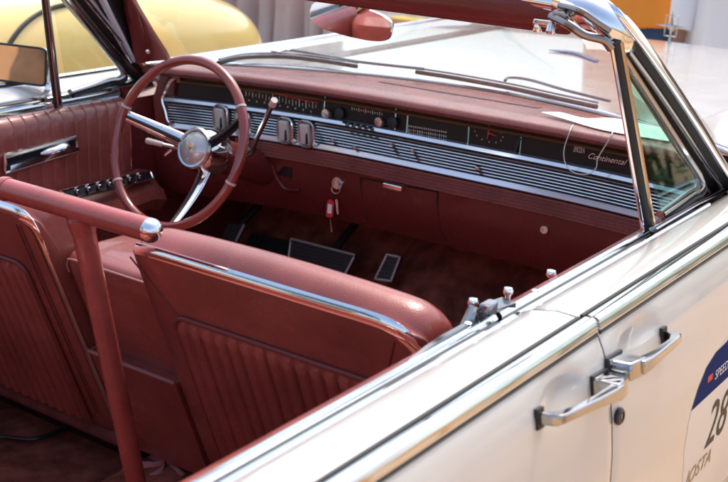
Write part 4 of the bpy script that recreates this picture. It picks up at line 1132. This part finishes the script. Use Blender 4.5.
def person(loc, rot, top_mat, leg_mat, hem, label, kurta=False, arm=0):
    P = empty('person', loc, label, 'person')
    X, Y = loc[0], loc[1]
    ca, sa = math.cos(rot), math.sin(rot)
    def L(x, y, z): return V((X+x*ca-y*sa, Y+x*sa+y*ca, z))     # +y is where the person faces
    v = [L(0, 0, .95), L(0, .0, 1.10), L(0, -.01, 1.28), L(0, 0, 1.42), L(0, .01, 1.50), L(0, .03, 1.58), L(0, .03, 1.66), L(0, .02, 1.72),
         L(.09, 0, .88), L(.10, .02, .50), L(.10, -.01, .09), L(.10, .10, .04), L(-.09, 0, .88), L(-.10, .03, .50), L(-.11, 0, .09), L(-.11, .11, .04),
         L(.17, 0, 1.40), L(.24, -.02, 1.13), L(.24, .05, .90), L(-.17, 0, 1.40), L(-.25, -.02, 1.13), L(-.24, .05, .90)]
    e = [(0, 1), (1, 2), (2, 3), (3, 4), (4, 5), (5, 6), (6, 7), (0, 8), (8, 9), (9, 10), (10, 11), (0, 12), (12, 13), (13, 14), (14, 15), (3, 16), (16, 17), (17, 18), (3, 19), (19, 20), (20, 21)]
    r = [.13, .12, .13, .11, .052, .085, .095, .06, .085, .055, .038, .03, .085, .055, .038, .03, .055, .038, .027, .055, .038, .027]
    for sx, wv in ((1, 18), (-1, 21)):        # hands: palm then five fingers
        pi_ = len(v); v.append(L(sx*.24, .07, .84)); e.append((wv, pi_)); r.append(.026)
        for k, (dx, dy, ln_) in enumerate(((-.0, .04, .05), (0, .025, .085), (0, .008, .092), (0, -.01, .085), (0, -.026, .068))):
            b_ = len(v); v.append(L(sx*.24, .07+dy, .83-ln_*.45)); v.append(L(sx*.232, .075+dy*1.05, .83-ln_)); e += [(pi_, b_), (b_, b_+1)]; r += [.0095, .008]
    skin_chain(v, e, r, 'body', SKIN, P)
    # hair cap
    hp = [(.100, .0), (.106, .05), (.090, .10), (.055, .135), (.001, .15)]
    MB().lathe(hp, L(0, .005, 1.645), (0, -.15, 1), 20).build('hair', HAIR, P)
    # top garment
    rows = []
    hz = hem
    for z, rx, ry in ((hz, .235 if not kurta else .27, .185 if not kurta else .19), (hz+.03, .23 if not kurta else .265, .18 if not kurta else .185), ((hz+1.05)/2, .215 if not kurta else .235, .162 if not kurta else .15), (1.05, .185, .135), (1.2, .195, .14), (1.33, .205, .135), (1.42, .18, .115), (1.47, .10, .085), (1.50, .07, .07)):
        rows.append([L(p.x, p.y, z+ (.012*math.sin(3*i*2*math.pi/56) if z < hz+.01 else 0)) for i, p in enumerate(ell((0, 0, 0), rx, ry, n=56, fold=(.075 if kurta else .035) if z < 1.1 else .015, seed=z*(1.1 if kurta else 3)))])
    to = MB().loft(rows).build('kurta' if kurta else 'shirt', top_mat, P, autos=90); subsurf(to, 1)
    for sx in (1, -1):
        el = L(sx*.245, -.02, 1.13); sh = L(sx*.17, 0, 1.40); wr = L(sx*.24, .05, .92)
        pts = [sh, sh.lerp(el, .5), el] + ([el.lerp(wr, .5), wr] if kurta else [])
        MB().tube(spline(pts, 4), [.078-.03*i/(4*(len(pts)-1)) for i in range(4*(len(pts)-1)+1)], n=14).build('sleeve', top_mat, to)
    # trousers
    for sx in (1, -1):
        rows = []
        for z, rx, ry, dx in ((.06, .07, .085, .105), (.12, .068, .08, .105), (.3, .07, .08, .10), (.5, .078, .088, .10), (.7, .095, .105, .095), (.85, .108, .125, .088), (.95, .112, .13, .075), (1.02, .10, .12, .07)):
            rows.append([L(sx*dx+p.x, p.y, z) for p in ell((0, 0, 0), rx, ry, fold=.02, seed=z*9+sx)])
        lo = MB().loft(rows).build('trouser_leg', leg_mat, P, autos=90); subsurf(lo, 1)
        sh_ = MB().loft([[L(sx*.105+x*w_, y, z) for x, z in ((-1, 0), (1, 0), (1, .04), (.6, h_), (-.6, h_), (-1, .04))] for y, w_, h_ in ((-.10, .03, .07), (-.05, .042, .09), (.05, .045, .08), (.13, .045, .055), (.18, .025, .04))]).build('shoe', BLACK, P, autos=50)
    return P
ORANGE = mat('orange_shirt_cloth', (.78, .27, .03), .85, bump=.3, bscale=40)
DENIM = mat('blue_denim', (.030, .070, .16), .9, bump=.5, bscale=300, var=.25, vscale=12)
WCLOTH = mat('white_cotton', (.80, .79, .79), .85, bump=.3, bscale=30)
p1 = at(640, 19, 'y', 5.0); person((p1.x, 5.0, 0), R_(172), ORANGE, DENIM, p1.z-.03, 'person in a bright orange shirt and blue jeans beyond the hood')
p2 = at(744, 25, 'y', 4.75); person((p2.x, 4.75, 0), R_(186), WCLOTH, WCLOTH, .52, 'person in a long white cotton kurta beyond the hood ornament', kurta=True)

# --- tree behind (seen in the side mirror) and unseen hedges added for coloured reflections in the chrome
BARK = mat('dark_bark', (.10, .055, .03), .9, bump=1, bscale=14, var=.3, vscale=4)
LEAF = mat('leaf_green', (.055, .12, .025), .6, var=.4, vscale=3)
def leaves(mb, c, rad, n, size, squash=.8):
    for _ in range(n):
        d = V((random.gauss(0, 1), random.gauss(0, 1), random.gauss(0, 1))).normalized()*rad*random.uniform(.35, 1)**.5
        p = V(c)+V((d.x, d.y, d.z*squash)); a = V((random.uniform(-1, 1), random.uniform(-1, 1), random.uniform(-1, 1))).normalized(); b = a.orthogonal().normalized()
        s = size*random.uniform(.6, 1.3)
        mb.add([p-a*s, p+b*s*.4, p+a*s, p-b*s*.4], [(0, 1, 2, 3)])
tr = empty('street_tree', (-4.8, -6.2, 0), 'leafy tree with a dark trunk behind the car, reflected in its side mirror', 'tree')
tk_ = MB().tube(spline([(-4.8, -6.2, -.05), (-4.75, -6.2, .8), (-4.65, -6.15, 1.8), (-4.4, -6.1, 3.0)], 6), [.24]*7+[.19]*6+[.14]*6, n=14)
for q in ((-5.5, -6.6, 3.2), (-3.8, -5.7, 3.4), (-4.7, -6.9, 3.6)): tk_.tube(spline([(-4.7, -6.18, 1.3), V((-4.7, -6.18, 1.3)).lerp(V(q), .5)+V((0, 0, .2)), q], 5), [.10]*6+[.05]*5, n=10)
tk_.build('trunk', BARK, tr)
cm = MB()
for _ in range(22): leaves(cm, (-4.6+random.uniform(-1.6, 1.6), -6.2+random.uniform(-1.4, 1.4), 3.9+random.uniform(-.7, 1.1)), .7, 130, .09)
cm.build('crown', LEAF, tr, smooth=False)
def hedge(y0, y1, x0, hmax, material, label):
    hd = MB()
    n = int((y1-y0)*5)
    for k in range(n): leaves(hd, (x0+random.uniform(-.35, .35), y0+(y1-y0)*k/n, (.35, .8, 1.2, 1.6)[k % 4]*hmax/1.8), .5, 100, .07)
    for k in range(int((y1-y0)*2)): hd.tube([(x0+random.uniform(-.3, .3), y0+k*.5, 0), (x0+random.uniform(-.3, .3), y0+k*.5+.1, hmax*.7)], [.03, .012], n=6)
    ho = hd.build('hedge', material, None, loc=(x0, (y0+y1)/2, 0), smooth=False); tag(ho, label, 'hedge')
hedge(6.3, 14.0, 4.6, 2.6, LEAF, 'dense green hedge added out of view for green reflections in the chrome')
hedge(2.2, 5.9, 4.6, 2.4, mat('gold_reflection_flowers', (.62, .32, .03), .7, var=.35, vscale=3), 'golden flowering hedge added out of view for gold reflections in the chrome')
